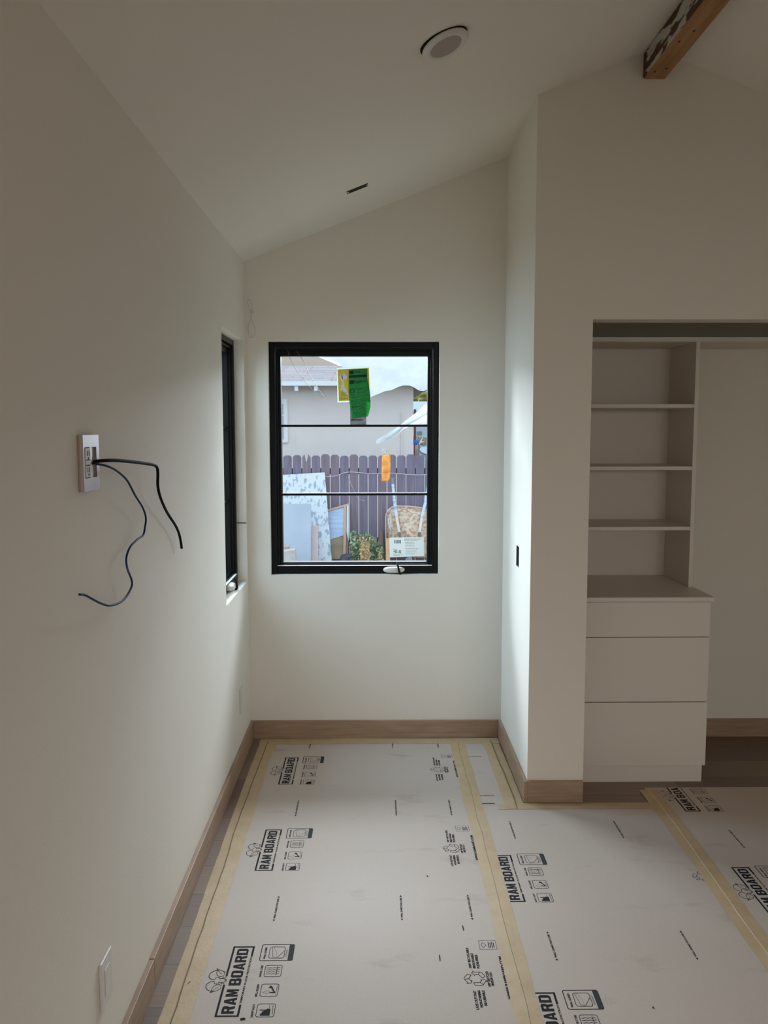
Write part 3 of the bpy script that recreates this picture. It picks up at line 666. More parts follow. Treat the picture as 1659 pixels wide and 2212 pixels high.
def recycle(parent, X, Y, full=True, tmax=None):
    """X, Y: middle of the three-arrow mark"""
    p = Print(X, Y); w = .0019
    for k in range(3):
        a = math.radians(90+120*k); ca, sa = math.cos(a), math.sin(a)
        def R(q): return (q[0]*ca-q[1]*sa, q[0]*sa+q[1]*ca)
        pl = [(.012, -.017), (.024, -.0195), (.034, -.004), (.034, .002), (.0245, .0185), (.0285, .0215), (.0165, .020), (.0115, .0085), (.0150, .0105), (.021, .0005), (.012, -.017)]
        p.line([R(q) for q in pl], w); p.line([R((.021, .0005)), R((.033, .003))], w)
    p.build('recycling_print', M_ink, parent)
    if full:
        q = Print(X, Y)
        for (tx, s0, s1, t0) in (('LAYS OUT FAST', -.135, -.053, .006), ('NON-STAINING', -.126, -.053, -.0065), ('RE-USEABLE', -.119, -.053, -.019),
                                 ('100% RECYCLABLE', .050, .150, .006), ('BREATHABLE', .048, .122, -.006), ('FLEXI-FIBER', .048, .116, -.018),
                                 ('100% RECYCLED', -.036, .034, -.0405), ('MADE IN U.S.A.', -.033, .030, -.0505)):
            q.text(tx, s0, s1, t0, t0+.0085, .05)
        q.text('WWW.RAMBOARD.COM', -.094, .106, -.092, -.081, .05)
        q.rrect(.141, .187, -.083, -.030, .002, .0012)
        q.line([(.150, -.040), (.164, -.036), (.178, -.041), (.170, -.047), (.164, -.05), (.157, -.047), (.150, -.040)], .0012); q.line([(.164, -.05), (.164, -.054)], .0012)
        for k in range(4): q.rect(.148, .180-.004*(k % 2), -.0605-k*.0052, -.0580-k*.0052)
        q.build('recycled_text_print', M_ink, parent)
def board(x0, x1, y0, y1, label, cut=None):
    t = thing('floor_board', ((x0+x1)/2, (y0+y1)/2, 0), label, 'floor protection board', 'floor protection boards')
    b = MB(); b.box(x0, x1, y0, y1, .0004, ZB); b.build('sheet', M_board, t); return t
A = board(-.560, .4185, YB+.2, 4.325, 'grey-brown printed floor board filling the nook, left of the long taped seam')
for Y in (3.762, 2.998, 2.214, 1.436): logo(A, -.379, Y)
for X in (-.337, .0845, .3165):
    for Y in (3.440, 2.673, 1.895): fold_line(A, X, Y)
    fold_line(A, X, 4.205, .110)
for Y in (3.925, 3.157, 2.371): recycle(A, .292, Y)
Bd = board(.4215, 1.2055, YB+.2, 3.535, 'wide printed floor board between the two long taped seams, in front of the closet')
for Y in (2.779, 1.984): logo(Bd, .511, Y, tmax=.511-.4225)
for X in (.549, .978):
    for Y in (3.231, 2.452, 1.68): fold_line(Bd, X, Y)
recycle(Bd, 1.176, 2.937, full=False)
D = board(.4215, .600, 3.538, 4.325, 'narrow strip of floor board beside the bright nook wall, right of the taped seam')
def cross_text(parent, X0, X1, Y, h):
    vs, fs = TXT('WALL GUARD FOLD LINE', .05); b = MB()
    for f in fs:
        w = [V((X0+(X1-X0)*vs[i][0], Y+h*vs[i][1], ZP)) for i in f]
        b.face(w)
    b.build('fold_line_print', M_ink, parent)
cross_text(D, .455, .520, 4.080, .007); cross_text(D, .455, .520, 3.628, .009)
MB().box(.457, .512, 3.549, 3.556, ZB, ZB+.0004).build('printed_bar', M_ink, D)
C_ = board(1.2085, 2.12, YB+.2, 3.708, 'dim printed floor board at the right, reaching under the closet opening')
for Y in (3.464, 2.678): logo(C_, 1.373, Y, smax=3.706-Y)
for Y in (3.146, 2.38): fold_line(C_, 1.42, Y, .150)

def strip(name, path, prof, label, crease=None, cmat=None, jit=.003, seed=1, cw=.0016):
    """tape along a path of (x, y); prof lists (offset to the right, z)"""
    r = random.Random(seed); t = thing(name, (path[len(path)//2][0], path[len(path)//2][1], 0), label, 'masking tape', 'masking tape strips on the floor')
    P = [];
    for i in range(len(path)-1):
        a, c_ = V((*path[i], 0)), V((*path[i+1], 0)); n = max(1, int((c_-a).length/.06))
        for k in range(n): P.append(a+(c_-a)*k/n)
    P.append(V((*path[-1], 0))); m_ = len(prof); vs = []; fs = []; cr = []
    j0 = j1 = jc = 0
    for i, q in enumerate(P):
        d = (P[min(i+1, len(P)-1)]-P[max(i-1, 0)]).normalized(); n = V((d.y, -d.x, 0))
        j0 = .7*j0+r.uniform(-1, 1)*jit*.4; j1 = .7*j1+r.uniform(-1, 1)*jit*.4; jc = .8*jc+r.uniform(-1, 1)*jit*.7
        for k, (o_, z) in enumerate(prof):
            jj = j0 if k == 0 else j1 if k == m_-1 else jc
            vs.append(q+n*(o_+jj)+V((0, 0, z)))
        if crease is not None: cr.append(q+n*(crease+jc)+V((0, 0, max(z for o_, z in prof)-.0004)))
    for i in range(len(P)-1):
        for k in range(m_-1): fs.append((i*m_+k, i*m_+k+1, (i+1)*m_+k+1, (i+1)*m_+k))
    b = MB(); b.add(vs, fs); b.build('tape_film', M_tape, t, solid=.0002)
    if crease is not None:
        b = MB(); b.tube(cr, cw, 6); b.build('crease_shade_or_glint', cmat or M_crease_shade, t, smooth=True)
    return t
LO, HI = .0009, ZB+.0009
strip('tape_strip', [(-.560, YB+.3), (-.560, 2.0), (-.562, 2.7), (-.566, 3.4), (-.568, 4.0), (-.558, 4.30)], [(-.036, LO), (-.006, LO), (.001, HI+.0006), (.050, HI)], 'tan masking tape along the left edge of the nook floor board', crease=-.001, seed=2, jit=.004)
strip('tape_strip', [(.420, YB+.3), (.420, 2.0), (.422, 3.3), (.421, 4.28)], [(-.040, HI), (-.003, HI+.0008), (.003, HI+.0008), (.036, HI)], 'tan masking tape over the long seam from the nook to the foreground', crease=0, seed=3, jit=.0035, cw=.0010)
strip('tape_strip', [(1.196, YB+.3), (1.198, 2.3), (1.204, 2.7), (1.213, 3.0), (1.217, 3.35), (1.214, 3.68)], [(-.038, HI), (-.004, HI+.002), (.004, HI+.002), (.044, HI)], 'tan masking tape with a pale ridge over the right-hand floor seam', crease=0, cmat=M_ridge_glint, seed=4, jit=.003, cw=.0015)
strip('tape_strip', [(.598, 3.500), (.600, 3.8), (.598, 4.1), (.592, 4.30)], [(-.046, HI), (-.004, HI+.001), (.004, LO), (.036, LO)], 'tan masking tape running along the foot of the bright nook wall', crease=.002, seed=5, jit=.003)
strip('tape_strip', [(.520, 3.527), (.90, 3.527), (1.24, 3.527)], [(-.031, LO) if False else (-.030, LO), (-.004, HI), (.004, HI), (.034, HI)], 'tan masking tape across the floor at the foot of the closet wall', seed=6, jit=.002)
strip('tape_strip', [(-.600, 4.302), (-.2, 4.306), (.635, 4.302)], [(-.038, LO), (-.019, LO), (-.016, HI), (.043, HI)], 'tan masking tape along the far baseboard under the window', seed=7, jit=.002)
# scraps lying on the boards
def floor_px(u, v, z=ZB):
    d = fwd + rgt*((u-829.5)/F_PX) - upv*((v-1106)/F_PX); return V((0, 0, EYE)) + d*((z-EYE)/d.z)
for (a, c_, w, lb) in (((999, 1999), (1001.5, 2009), .0030, 'black scrap on the board just left of the long seam, right of the other scraps'),
                    ((949, 2062), (950.5, 2074), .0030, 'tiny black scrap on the open middle of the nook board'),
                    ((519, 2201), (530, 2199.5), .0055, 'black scrap lying at the corner of the nearest logo'),
                    ((404, 2126), (412, 2119), .0018, 'brown splinter lying on the left tape'),
                    ((922, 1891), (924.5, 1893), .0035, 'small black speck beside the dark scuff on the nook board'),
                    ((1409, 2175), (1413, 2176), .0045, 'rust-coloured chip on the board in front of the closet')):
    q0, q1 = floor_px(*a, z=ZB+.0022), floor_px(*c_, z=ZB+.0022); n = (q1-q0).normalized().cross(V((0, 0, 1)))*w/2
    b = MB(); b.prism([q0-n, (q0+q1)/2-n*1.3, q1-n*.6, q1+n*.7, (q0+q1)/2+n, q0+n*.8], (0, 0, -.0018))
    tag(b.build('scrap', M_dark if 'rust' not in lb and 'brown' not in lb else mat('rust brown chip', (.14, .06, .03), .8)), lb, 'scrap', 'small scraps on the floor boards')
# ------------------------------------------------------------------ the yard beyond the far window
GZ = -0.45
M_soil = mat('dry yard soil', (.30, .24, .17), .95, col2=(.20, .19, .11), scale=5, detail=8)
struct(MB().box(-14, 14, -20, 60, GZ-.3, GZ).build('ground', M_soil, loc=(0, 0, 0)), 'dry bare yard ground around the room, seen through the far window', 'ground')
M_pick = mat('weathered purple grey picket', (.225, .195, .285), .85, col2=(.16, .14, .215), scale=3, stretch=(9, 9, .7), detail=7)
M_pick2 = mat('weathered brown grey picket', (.25, .20, .26), .85, col2=(.185, .15, .205), scale=3, stretch=(9, 9, .7), detail=7)
M_rail = mat('dark fence rail', (.07, .055, .06), .9)
FY = 13.1
pit = 86.9*.23508/F_PX*FY; k0 = px(570+217*.23508, 1000, FY).x; ftop = px(760, 983, FY).z
fence = thing('picket_fence', (0, FY, GZ), 'purple-grey dog-eared wooden picket fence across the yard', 'fence')
r = random.Random(11)
for k in range(-14, 34):
    x = k0+k*pit; w = pit*.445; zt = ftop+r.uniform(-.012, .014); c_ = pit*.20; dy = r.uniform(-.004, .004)
    if k == 2: pts = [(x-w, GZ), (x+w, GZ), (x+w, zt-.05), (x+w*.45, zt), (x+w*.05, zt-.115), (x-w*.1, zt-.115), (x-w*.5, zt+.004), (x-w, zt-.05)]
    elif k == 4: pts = [(x-w, GZ), (x+w, GZ), (x+w, zt-c_), (x+w-c_, zt), (x-w+c_, zt), (x-w, zt-c_)]
    else: pts = [(x-w, GZ), (x+w, GZ), (x+w, zt-c_), (x+w-c_, zt), (x-w+c_, zt), (x-w, zt-c_)]
    if k in (12,) : pts = [(a+(.004 if a > x else 0), z) for a, z in pts]
    MB().prism([(a, FY+dy, z) for a, z in pts], (0, .018, 0)).build('picket', M_pick2 if r.random() < .35 else M_pick, fence)
for z in (px(760, 1018, FY).z, GZ+.35): MB().box(k0-14.5*pit, k0+33.5*pit, FY+.024, FY+.062, z-.045, z+.045).build('rail', M_rail, fence)
tag(MB().tube(catmull([px(u, v, FY-.03) for u, v in ((700, 1030), (725, 1028), (745, 1021), (765, 1020), (800, 1023), (840, 1022), (870, 1024), (905, 1026), (935, 1024), (960, 1023))], 5), .0045, 6).build('fence_line', mat('pale twine', (.62, .60, .62), .6), smooth=True), 'pale twine sagging along the picket fence', 'twine')
tag(MB().tube(catmull([px(u, v, FY-.03) for u, v in ((752, 1030), (760, 1050), (768, 1066), (775, 1078), (788, 1082))], 5), .0035, 6).build('dangling_twine', mat('grey twine', (.50, .48, .52), .6), smooth=True), 'loose grey end of twine dangling down the fence pickets', 'twine')

# neighbouring house
HY = 16.0; ZE = px(680, 829, HY-.42).z; HX1 = px(893, 912, HY).x; HX0 = -9.0
M_stucco = mat('pale pink beige stucco', (.735, .69, .69), .9, col2=(.69, .655, .665), scale=2.2, detail=6, bump=.2, bscale=60)
M_shing = bpy.data.materials.new('weathered roof shingles'); M_shing.use_nodes = True
nt = M_shing.node_tree; bs = nt.nodes['Principled BSDF']; tc = nt.nodes.new('ShaderNodeTexCoord'); br = nt.nodes.new('ShaderNodeTexBrick'); nt.links.new(tc.outputs['Object'], br.inputs[0])
br.inputs['Scale'].default_value = 1; br.inputs['Brick Width'].default_value = .55; br.inputs['Row Height'].default_value = .155; br.inputs['Mortar Size'].default_value = .009
br.inputs['Color1'].default_value = (.50, .43, .43, 1); br.inputs['Color2'].default_value = (.34, .31, .36, 1); br.inputs['Mortar'].default_value = (.22, .185, .20, 1); br.offset = .41; br.offset_frequency = 3; br.squash = .7; br.squash_frequency = 5; nt.links.new(br.outputs[0], bs.inputs[0]); bs.inputs['Roughness'].default_value = .9
M_trimw = mat('pale blue white trim', (.72, .78, .84), .6)
house = thing('neighbor_house', (-3, HY, GZ), 'pale stucco house with shingled roof beyond the picket fence', 'house')
o = MB().box(HX0, HX1, HY, HY+4.6, GZ, ZE+.02).build('wall', M_stucco, house)
sl = .42; rz = ZE+.12; ry = HY+4.5
b = MB(); a0 = [(HX0, HY-.42, ZE+.02), (HX1+.30, HY-.42, ZE+.02), (HX1-.1, ry-1.2, rz+sl*3.7), (HX0, ry-1.2, rz+sl*3.7)]
# a low hip: front slope and the slope over the right-hand wall
HIPX = px(742, 792, HY+2.2).x
zr = px(690, 790, HY+3.0).z
F1 = [V((HX0, HY-.42, ZE+.03)), V((HX1+.26, HY-.42, ZE+.03)), V((HX1-.60, HY+3.0, zr)), V((HX0, HY+3.0, zr))]
b = MB(); b.prism(F1, (0, .02, -.05)); b.prism([F1[1], V((HX1+.26, HY+4.6, ZE+.03)), V((HX1-.60, HY+4.6, zr)), F1[2]], (0, 0, -.05))
b.prism([F1[3], F1[2], V((HX1-.60, HY+4.6, zr)), V((HX0, HY+4.6, zr))], (0, 0, -.05)); b.build('roof', M_shing, house)
MB().box(HX0, HX1+.26, HY-.45, HY-.42, ZE-.035, ZE+.045).build('fascia', M_trimw, house)
M_soff = mat('dark soffit boards', (.22, .18, .16), .9, col2=(.16, .125, .11), scale=4, stretch=(8, .5, 1))  # dark brown boards with streaky noise
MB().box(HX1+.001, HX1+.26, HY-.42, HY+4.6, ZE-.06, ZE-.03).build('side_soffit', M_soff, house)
for u in (641, 683): 
    x = px(u, 835, HY-.3).x; MB().box(x-.03, x+.03, HY-.418, HY, ZE-.125, ZE-.036).build('rafter_tail', M_trimw, house)
w0 = px(590, 862, HY-.03); w1_ = px(622, 956, HY-.03)
f_ = MB(); frame_ring(f_, w0.x-.5, w1_.x, w1_.z, w0.z, .05, .075, .09, .06, HY-.04, HY+.0)
zm = px(600, 897, HY).z; f_.box(w0.x-.45, w1_.x-.075, HY-.03, HY-.0, zm-.012, zm+.012); fo = f_.build('window_frame', M_trimw, house)
MB().box(w0.x-.45, w1_.x-.07, HY-.015, HY-.005, w1_.z+.05, w0.z-.08).build('pane', mat('dull blue pane', (.36, .41, .52), .2), fo)
xd = px(868, 940, HY).x; MB().box(xd-.015, xd+.015, HY-.03, HY-.001, GZ, ZE-.5).build('downspout', mat('pale downspout', (.66, .64, .64), .6), house)
vp = px(691, 815, HY+.3); MB().box(vp.x-.045, vp.x+.045, vp.y-.10, vp.y+.10, vp.z-.10, vp.z+.03).build('roof_vent', mat('pale blue vent', (.45, .55, .68), .6), house, smooth=True)
b = MB(); q0 = px(688, 792, HY+2.6); q1 = px(728, 800, HY+1.5)
# tan hillside behind
M_hill = mat('tan dry hillside', (.36, .275, .225), .95, col2=(.31, .245, .205), scale=.2, detail=8)
b = MB(); HYY = 58
def hill(i, j):
    u = 380+i*380; top = 772-6*math.sin(i*3) if u < 690 else 772+(u-690)*.42
    q = px(u, 800+(top-800)*j, HYY+j*14); return q
b.grid(hill, 24, 6); struct(b.build('hillside', M_hill, loc=(0, 58, 0), smooth=True), 'tan dry hillside rising behind the house roof', 'hill')

# far yard at the right edge of the pane
SY_ = 21.0
sh = thing('blue_shed', px(912, 960, SY_), 'pale shed with a blue-grey roof right of the stucco house', 'shed')
A0 = px(880, 950, SY_); A1 = px(990, 886, SY_)
MB().box(A0.x, A1.x, SY_, SY_+2.5, GZ, A1.z).build('siding', mat('pale blue siding', (.62, .70, .80), .8, col2=(.50, .58, .68), scale=6, stretch=(.2, .2, 6)), sh)
p0 = px(880, 888, SY_-.2); p1 = px(990, 867, SY_+2.6)
b = MB(); b.prism([(p0.x, SY_-.25, p0.z), (A1.x+.3, SY_-.25, p0.z), (A1.x+.3, SY_+2.6, p1.z), (p0.x, SY_+2.6, p1.z)], (0, 0, -.08)); b.build('roof', mat('blue grey roof', (.40, .50, .64), .7), sh)
d0 = px(902, 938, SY_-.05); MB().box(d0.x, d0.x+.11, SY_-.04, SY_+.01, d0.z-.02, d0.z+.07).build('vent_panel', mat('slate vent', (.22, .26, .32), .7), sh)
PYY = 17.6
xa = px(894, 940, PYY).x
tag(MB().box(xa, xa+.045, PYY, PYY+.06, GZ, px(894, 884, PYY).z).build('red_post', mat('dark red brown timber', (.15, .06, .07), .8)), 'thin dark red post beside the corner of the stucco house', 'post')
xb = px(897, 990, 17.0); tag(MB().box(xb.x, px(903.5, 990, 17).x, 17.0, 17.08, GZ, px(900, 962, 17.0).z).build('grey_post', mat('weathered grey timber', (.42, .39, .38), .9)), 'short grey timber post under the blue tub', 'post')
tb = px(898.5, 957, 17.0); tag(MB().lathe(tb+V((0, .04, -.03)), (0, 0, 1), [(.045, 0), (.075, .055), (.082, .085), (.074, .085), (.05, .012)], 24).build('blue_tub', mat('bright blue plastic', (.06, .17, .62), .5), smooth=True), 'bright blue plastic tub on top of the grey post', 'tub')
cf = 18.6; M_wm = mat('white frame paint', (.82, .85, .88), .5)
t = thing('folding_frame', px(908, 958, cf), 'white crossed folding frame behind the fence at the right', 'folding frame')
for (a, c_) in (((913, 945), (906, 959)), ((898, 952), (915, 954)), ((897, 950), (912, 956.5))):
    MB().tube([px(*a, cf), px(*c_, cf)], .011, 8).build('bar', M_wm, t, smooth=True)
b = MB(); rr = random.Random(3)
for _ in range(260):
    c0 = px(rr.uniform(892, 922), rr.uniform(944, 962), 19.6)+V((0, rr.uniform(-.2, .2), 0)); a = V((rr.uniform(-1, 1), rr.uniform(-1, .2), rr.uniform(-1, 1))).normalized()*.03; e_ = a.orthogonal().normalized()*.015
    b.face([c0-a, c0+e_, c0+a, c0-e_])
b.tube([px(905, 962, 19.6), V((px(905, 962, 19.6).x, 19.6, GZ))], .02, 6)
tag(b.build('shrub', mat('olive shrub', (.26, .28, .17), .9, col2=(.34, .27, .22), scale=30)), 'dull olive shrub behind the white crossed frame', 'shrub')
dp = px(918, 974, 16.8)
t = thing('metal_basin', dp+V((0, 0, -.09)), 'pale blue upturned metal basin behind the fence top at the right', 'basin')
MB().lathe(dp+V((.05, .1, -.09)), (0.1, -.5, 1), [(.05, -.02), (.14, .03), (.17, .10), (.165, .115), (.13, .045), (.045, .0)], 32).build('bowl', mat('pale blue metal', (.52, .62, .76), .4, metal=.3), t, smooth=True)
MB().lathe(dp+V((.05, .1, -.09)), (0.1, -.5, 1), [(.173, .098), (.178, .11), (.173, .118), (.166, .11)], 32, closed=True).build('rim', mat('dark rim', (.10, .10, .14), .5), t, smooth=True)
b = MB(); rr = random.Random(8)
for _ in range(900):
    c0 = px(rr.gauss(935, 22), rr.gauss(855, 9), 34)+V((0, rr.uniform(-1, 1), 0)); a = V((rr.uniform(-1, 1), rr.uniform(-1, .2), rr.uniform(-1, 1))).normalized()*.12; e_ = a.orthogonal().normalized()*.06
    b.face([c0-a, c0+e_, c0+a, c0-e_])
tr = px(950, 860, 34); b.tube([V((tr.x, 34, GZ)), tr], [.18, .08], 8)
tag(b.build('tree', mat('yellow green leaves', (.42, .36, .13), .8, col2=(.16, .26, .10), scale=.9, lo=.42, hi=.58)), 'yellow-green tree just visible under the house eave', 'tree')

# plastic sheeting hung from our own eave
M_plast = sheet_mat('white plastic sheeting', (.66, .71, .77), .55, clear=.05, bump=1.0, scale=5, stretch=(1, 1, 2), col2=(.74, .79, .83))
PY = 7.6
edge = [(640, 700), (672, 752), (690, 764), (700, 773), (710, 777), (724, 780), (735, 787), (742, 797), (752, 825), (770, 850), (785, 858), (800, 858), (812, 853), (832, 845), (846, 842.5), (860, 836), (870, 832.5), (882, 831), (894, 837), (906, 844), (915, 845), (924, 841), (940, 832), (975, 818), (1040, 800)]
def edge_v(u):
    for (a, va), (c_, vc) in zip(edge, edge[1:]):
        if a <= u <= c_: return va+(vc-va)*(u-a)/(c_-a)
    return edge[-1][1]
def sheet(i, j):
    u = 640+400*i; vb = edge_v(u); v = 520+(vb-520)*j
    return px(u, v, PY+.10*j+.035*math.sin(i*21+j*5)*j+.022*noise.noise(V((i*9, j*9, 1.3))))
b = MB(); b.grid(sheet, 90, 40); psh = thing('plastic_sheet', px(880, 831, PY), 'large white plastic sheet with a twisted tail hanging outside above the far window', 'plastic sheet'); b.build('main_sheet', M_plast, psh, smooth=True)
lo_ = [(813, 957.5), (812.5, 951), (824, 944), (840, 934), (855, 924), (875, 910), (893, 896), (910, 882), (925, 868), (945, 850), (985, 815)]
hi_ = [(813, 958.5), (822, 957), (836, 951.5), (850, 944.5), (860, 938), (872, 927), (890, 919), (908, 917), (925, 916), (945, 914), (985, 912)]
def flap(i, j):
    k = i*(len(lo_)-1); n = min(int(k), len(lo_)-2); f = k-n
    a = V((lo_[n][0]+(lo_[n+1][0]-lo_[n][0])*f, lo_[n][1]+(lo_[n+1][1]-lo_[n][1])*f)); c_ = V((hi_[n][0]+(hi_[n+1][0]-hi_[n][0])*f, hi_[n][1]+(hi_[n+1][1]-hi_[n][1])*f))
    p_ = a+(c_-a)*j; q = px(p_.x, p_.y, 7.45-.5*i+.05*math.sin(j*9+i*5)*min(1, i*3)+.05*noise.noise(V((i*8, j*4, .4)))*min(1, i*3)); return q
b = MB(); b.grid(flap, 60, 16); b.build('loose_tail', M_plast, psh, smooth=True)

# things leaning on the fence
def lean(name, pts, Y0, th, M, label, cat, tilt=.10, bevel=0):
    """flat panel, corners traced bottom-left, bottom-right, top-right, top-left; its foot stands at Y0, its top rests nearer the fence"""
    zs = [v for u, v in pts]; vb, vt = max(zs), min(zs); q = []
    for u, v in pts: q.append(px(u, v, Y0+tilt*(vb-v)/(vb-vt)))
    b = MB(); b.prism(q, (0, th, 0)); return tag(b.build(name, M, bevel=bevel), label, cat)
vg = lambda Y: 912+(EYE-GZ)/Y*F_PX
M_dist = mat('distressed white paint', (.62, .70, .79), .8, col2=(.34, .40, .52), scale=15, stretch=(1.5, 1, .8), detail=11, lo=.52, hi=.60)
lean('distressed_panel', [(560, vg(12.6)), (717, vg(12.6)), (701.5, 1020.5), (560, 1029)], 12.6, .035, M_dist, 'tall white panel with flaking paint leaning on the fence', 'panel', tilt=.42, bevel=.008)
lean('grey_board', [(560, vg(12.25)), (671.5, vg(12.25)), (671.5, 1088.5), (560, 1089)], 12.25, .03, mat('pale blue grey sheet', (.43, .51, .64), .7, col2=(.38, .46, .59), scale=3, detail=7), 'smooth pale grey board leaning in front of the flaking white panel', 'panel', tilt=.25)
o = lean('pink_board', [(672.5, vg(12.35)), (687, vg(12.35)), (687, 1135.5), (673, 1136)], 12.35, .03, mat('dusty pink board', (.58, .48, .50), .8, col2=(.53, .43, .46), scale=4), 'narrow dusty pink board leaning beside the grey board', 'board', tilt=.22)
t = thing('framed_panel', px(728, 1195, 12.7), 'slanted framed panel with blue plastic beside the flaking white panel', 'panel')
Yp = 12.75; M_fr = mat('bare pine frame', (.52, .37, .28), .8)
def pq(u, v, d=0): return px(u, v, Yp+.3*(1210-v)/120-d)
MB().prism([pq(712, 1208), pq(752, 1208), pq(752.5, 1087.5), pq(706, 1101)], (0, .02, 0)).build('backing', mat('brown backing board', (.36, .27, .21), .85, col2=(.27, .23, .16), scale=6), t)
MB().prism([pq(713, 1166, .012), pq(746, 1155, .012), pq(743.5, 1093, .012), pq(707.5, 1103.5, .012)], (0, .008, 0)).build('blue_plastic', mat('blue plastic film', (.33, .45, .68), .35, col2=(.44, .56, .78), scale=5, stretch=(.6, 1, 5), bump=.6), t)
MB().prism([pq(706, 1101, .03), pq(752.5, 1087.5, .03), pq(752.5, 1091.5, .03), pq(706.5, 1105, .03)], (0, .028, 0)).build('top_rail', M_fr, t)
MB().prism([pq(741, 1208, .03), pq(747, 1208, .03), pq(748, 1090, .03), pq(743.5, 1091, .03)], (0, .028, 0)).build('side_rail', M_fr, t)
MB().prism([pq(748.5, 1150, .028), pq(753.2, 1170, .028), pq(753, 1087.5, .028), pq(749, 1090, .028)], (0, .026, 0)).build('edge_strip', mat('pale edge strip', (.60, .66, .76), .6), t)
# rubble at lower left
c0 = px(622, 1205, 11.6); t = thing('concrete_block', (c0.x, 11.6, GZ), 'pale tilted slab lying before the grey board, lower left', 'slab')
MB().prism([px(596, 1193, 11.5), px(636, 1187.5, 11.5), px(642, vg(11.5), 11.5), px(596, vg(11.5), 11.5)], (0, .18, 0)).build('slab', mat('pale concrete', (.55, .56, .58), .9, col2=(.45, .44, .45), scale=8), t, bevel=.01)
q = px(616, 1187, 11.75); tag(MB().box(q.x-.2, q.x+.05, 11.72, 11.86, GZ, px(616, 1181, 11.75).z).build('brick_piece', mat('dull pink brick', (.48, .33, .30), .9)), 'dull pink brick piece behind the pale slab', 'brick')
# ivy, trunk, bag
M_leaf = mat('ivy leaf green', (.10, .17, .09), .6, col2=(.36, .45, .27), scale=9, lo=.40, hi=.62)
ivy = thing('ivy_bush', (px(787, 1200, 12.5).x, 12.5, GZ), 'green ivy growing up the foot of the fence around a trunk', 'ivy')
rr = random.Random(21); leaves = MB(); stems = MB()
def leaf(b, c_, s, rr):
    d = V((rr.uniform(-1, 1), rr.uniform(-1.2, -.1), rr.uniform(-.7, .9))).normalized(); a = V((rr.uniform(-1, 1), rr.uniform(-.3, .3), rr.uniform(-1, .3))); a = (a-d*a.dot(d)).normalized(); e_ = d.cross(a)
    b.face([c_-a*s*.55, c_-a*s*.2-e_*s*.55, c_+a*s*.25-e_*s*.38, c_+a*s*.7, c_+a*s*.25+e_*s*.38, c_-a*s*.2+e_*s*.55])
n_ = 0
while n_ < 950:
    u = rr.uniform(756, 827); v = rr.uniform(1142, 1232)
    top = 1146 if u < 768 else 1160-8*math.sin((u-768)/52*math.pi*1.3) if u < 812 else 1160+(u-812)*1.6
    if v < top+rr.uniform(-3, 3): continue
    leaf(leaves, px(u, v, 12.55+rr.uniform(-.12, .25)), rr.uniform(.020, .044), rr); n_ += 1
leaves.build('leaves', M_leaf, ivy)
for _ in range(14):
    u = rr.uniform(757, 822); stems.tube([V((px(u, 1200, 12.7).x, 12.7, GZ)), px(u+rr.uniform(-6, 6), 1190, 12.72), px(u+rr.uniform(-8, 8), rr.uniform(1158, 1172), 12.74)], .006, 5)
stems.build('stems', mat('ivy stem', (.16, .11, .07), .9), ivy)
t = thing('tree_stump', (px(788, 1200, 12.3).x, 12.3, GZ), 'mottled brown stump with yellow leaves standing in the ivy', 'stump')
cx = px(788, 1200, 12.3)
b = MB(); zt = px(788, 1172, 12.3).z; b.lathe((cx.x, 12.3, GZ), (0, 0, 1), [(.085, 0), (.072, .08), (.066, zt-GZ-.02), (.058, zt-GZ)], 20); b.build('trunk', mat('mottled bark', (.24, .13, .06), .9, col2=(.45, .33, .17), scale=14), t, smooth=True)
b = MB()
for _ in range(70): leaf(b, px(rr.uniform(777, 799), rr.uniform(1160, 1212), 12.2), rr.uniform(.022, .04), rr)
for _ in range(60): leaf(b, px(rr.uniform(816, 828), rr.uniform(1192, 1216), 12.3), rr.uniform(.015, .03), rr)
b.build('dry_leaves', mat('yellow dry leaves', (.62, .52, .28), .7, col2=(.42, .30, .14), scale=12), t)
bx_ = px(748, 1206, 12.1); b = MB(); b.ellipsoid(bx_+V((0, 0, -.02)), .095, .09, .085, 18, 12, jit=.16); b.ellipsoid(bx_+V((-.09, 0, -.07)), .07, .07, .035, 14, 8, jit=.2)
tag(b.build('black_bag', mat('dark blue black plastic', (.025, .03, .055), .35), smooth=True), 'crumpled dark plastic bag lying left of the ivy', 'bag')
b = MB()
for _ in range(110):
    u = rr.uniform(712, 748); c0 = V((px(u, 1200, 12.4).x, 12.4+rr.uniform(-.2, .2), GZ)); h = rr.uniform(.05, .17); d = V((rr.uniform(-.05, .05), 0, h))
    b.face([c0+V((-.004, 0, 0)), c0+V((.004, 0, 0)), c0+d])
o = tag(b.build('grass_tuft', mat('grey green grass', (.32, .38, .22), .8)), 'thin tuft of grass in front of the slanted framed panel', 'grass'); o['kind'] = 'stuff'
lean('rust_post', [(812, vg(12.95)), (831, vg(12.95)), (826.5, 1148), (820.5, 1147)], 12.95, .02, mat('rusty brown timber', (.30, .17, .16), .85, col2=(.22, .13, .13), scale=6), 'rust-brown tapering timber against the fence right of the ivy', 'timber', tilt=.12)
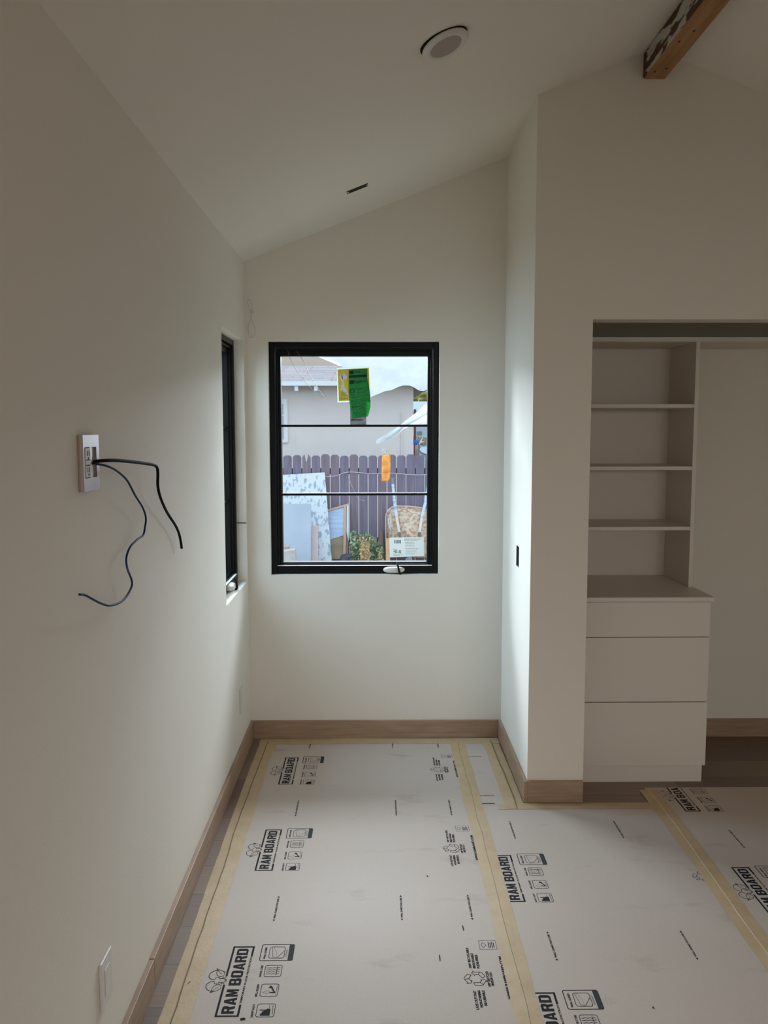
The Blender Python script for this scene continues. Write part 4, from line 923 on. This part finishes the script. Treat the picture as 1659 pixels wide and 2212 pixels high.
# wheelbarrow stood on end against the fence, underside towards us
WY = 12.75
wb = thing('wheelbarrow', (px(884, 1200, WY).x, WY, GZ), 'rusty wheelbarrow stood on end against the fence, handles up', 'wheelbarrow')
M_tray = mat('rusty scratched tray', (.62, .54, .46), .8, col2=(.44, .25, .16), scale=22, detail=12, lo=.42, hi=.62)
out = [(834.5, vg(WY)-6), (833.2, 1120), (834.5, 1110), (839, 1101), (847, 1095), (858, 1093), (885, 1094), (910, 1096.5), (920, 1101), (928, 1108), (934, 1118), (938, 1135), (939, vg(WY)-6)]
inn = [(850, 1203), (849, 1130), (850, 1122), (853, 1116), (858, 1112), (866, 1110.5), (885, 1111), (904, 1112.5), (911, 1116), (916, 1121), (919, 1128), (921, 1138), (921, 1203)]
po = [px(u, v, WY+.22*(1230-v)/140) for u, v in out]; pi_ = [px(u, v, WY-.17+.22*(1230-v)/140) for u, v in inn]
b = MB(); n = len(po); b.add(po+pi_, [(i, (i+1) % n, n+(i+1) % n, n+i) for i in range(n)]); b.face(pi_); b.build('tray', M_tray, wb, smooth=True, solid=.006)
b = MB(); b.tube(po, .0095, 8); b.build('rim', mat('pale pink rolled rim', (.66, .54, .53), .6), wb, smooth=True)
M_hand = mat('chipped blue grey handle paint', (.52, .63, .76), .7, col2=(.34, .40, .52), scale=14, lo=.55, hi=.62); M_shaft = mat('bare dark handle wood', (.17, .13, .10), .8)
for hs in (((848.5, 1046), (852, 1085), (856.5, 1116), (862.5, 1150), (866, 1180)), ((925, 1048), (919, 1085), (911, 1118), (906, 1150), (904.5, 1180))):
    Q = [px(u, v, WY-.20+.30*(1180-v)/140) for u, v in hs]
    g = MB(); g.beam(Q[0]+(Q[0]-Q[1])*.0, Q[1], .042, .04); g.beam(Q[1], Q[2], .044, .042); h_ = g.build('handle', M_hand, wb, bevel=.008)
    g = MB(); g.tube([Q[0]+(Q[0]-Q[1])*.33, Q[0]+(Q[1]-Q[0])*.12], .020, 10); g.build('grip', mat('slate rubber grip', (.20, .23, .33), .7), h_, smooth=True)
    g = MB(); g.beam(Q[2], Q[3], .040, .040); g.build('bracket', mat('pale worn bracket', (.66, .60, .55), .6), wb, bevel=.004)
    g = MB(); g.beam(Q[3], Q[4]+(Q[4]-Q[3])*.5, .040, .036); g.build('shaft', M_shaft, wb, bevel=.004)
g = MB(); g.tube([px(840, 1119, WY-.12), px(839.5, 1132, WY-.16), px(842, 1140, WY-.18), px(844.5, 1136, WY-.18), px(844, 1119, WY-.14)], .006, 8); g.build('brace', mat('pale wire brace', (.68, .70, .74), .5), wb, smooth=True)
wc = px(884, 1214, WY-.22); g = MB(); g.lathe(wc+V((-.035, 0, 0)), (1, 0, 0), [(.06, 0), (.105, .0), (.125, .02), (.125, .05), (.105, .07), (.06, .07)], 32, closed=True); wh = g.build('wheel', mat('blue grey rubber', (.16, .18, .28), .8), wb, smooth=True)
MB().lathe(wc+V((-.04, 0, 0)), (1, 0, 0), [(.062, 0), (.062, .08)], 24).build('hub', mat('pale hub', (.62, .60, .60), .5), wh)
lean('orange_plank', [(833.5, vg(12.3)), (843, vg(12.3)), (842, 1163), (833.5, 1163.5)], 12.3, .025, mat('orange brown plank', (.62, .38, .22), .8, col2=(.54, .31, .18), scale=5), 'short orange-brown plank leaning at the left side of the wheelbarrow', 'plank', tilt=.08)
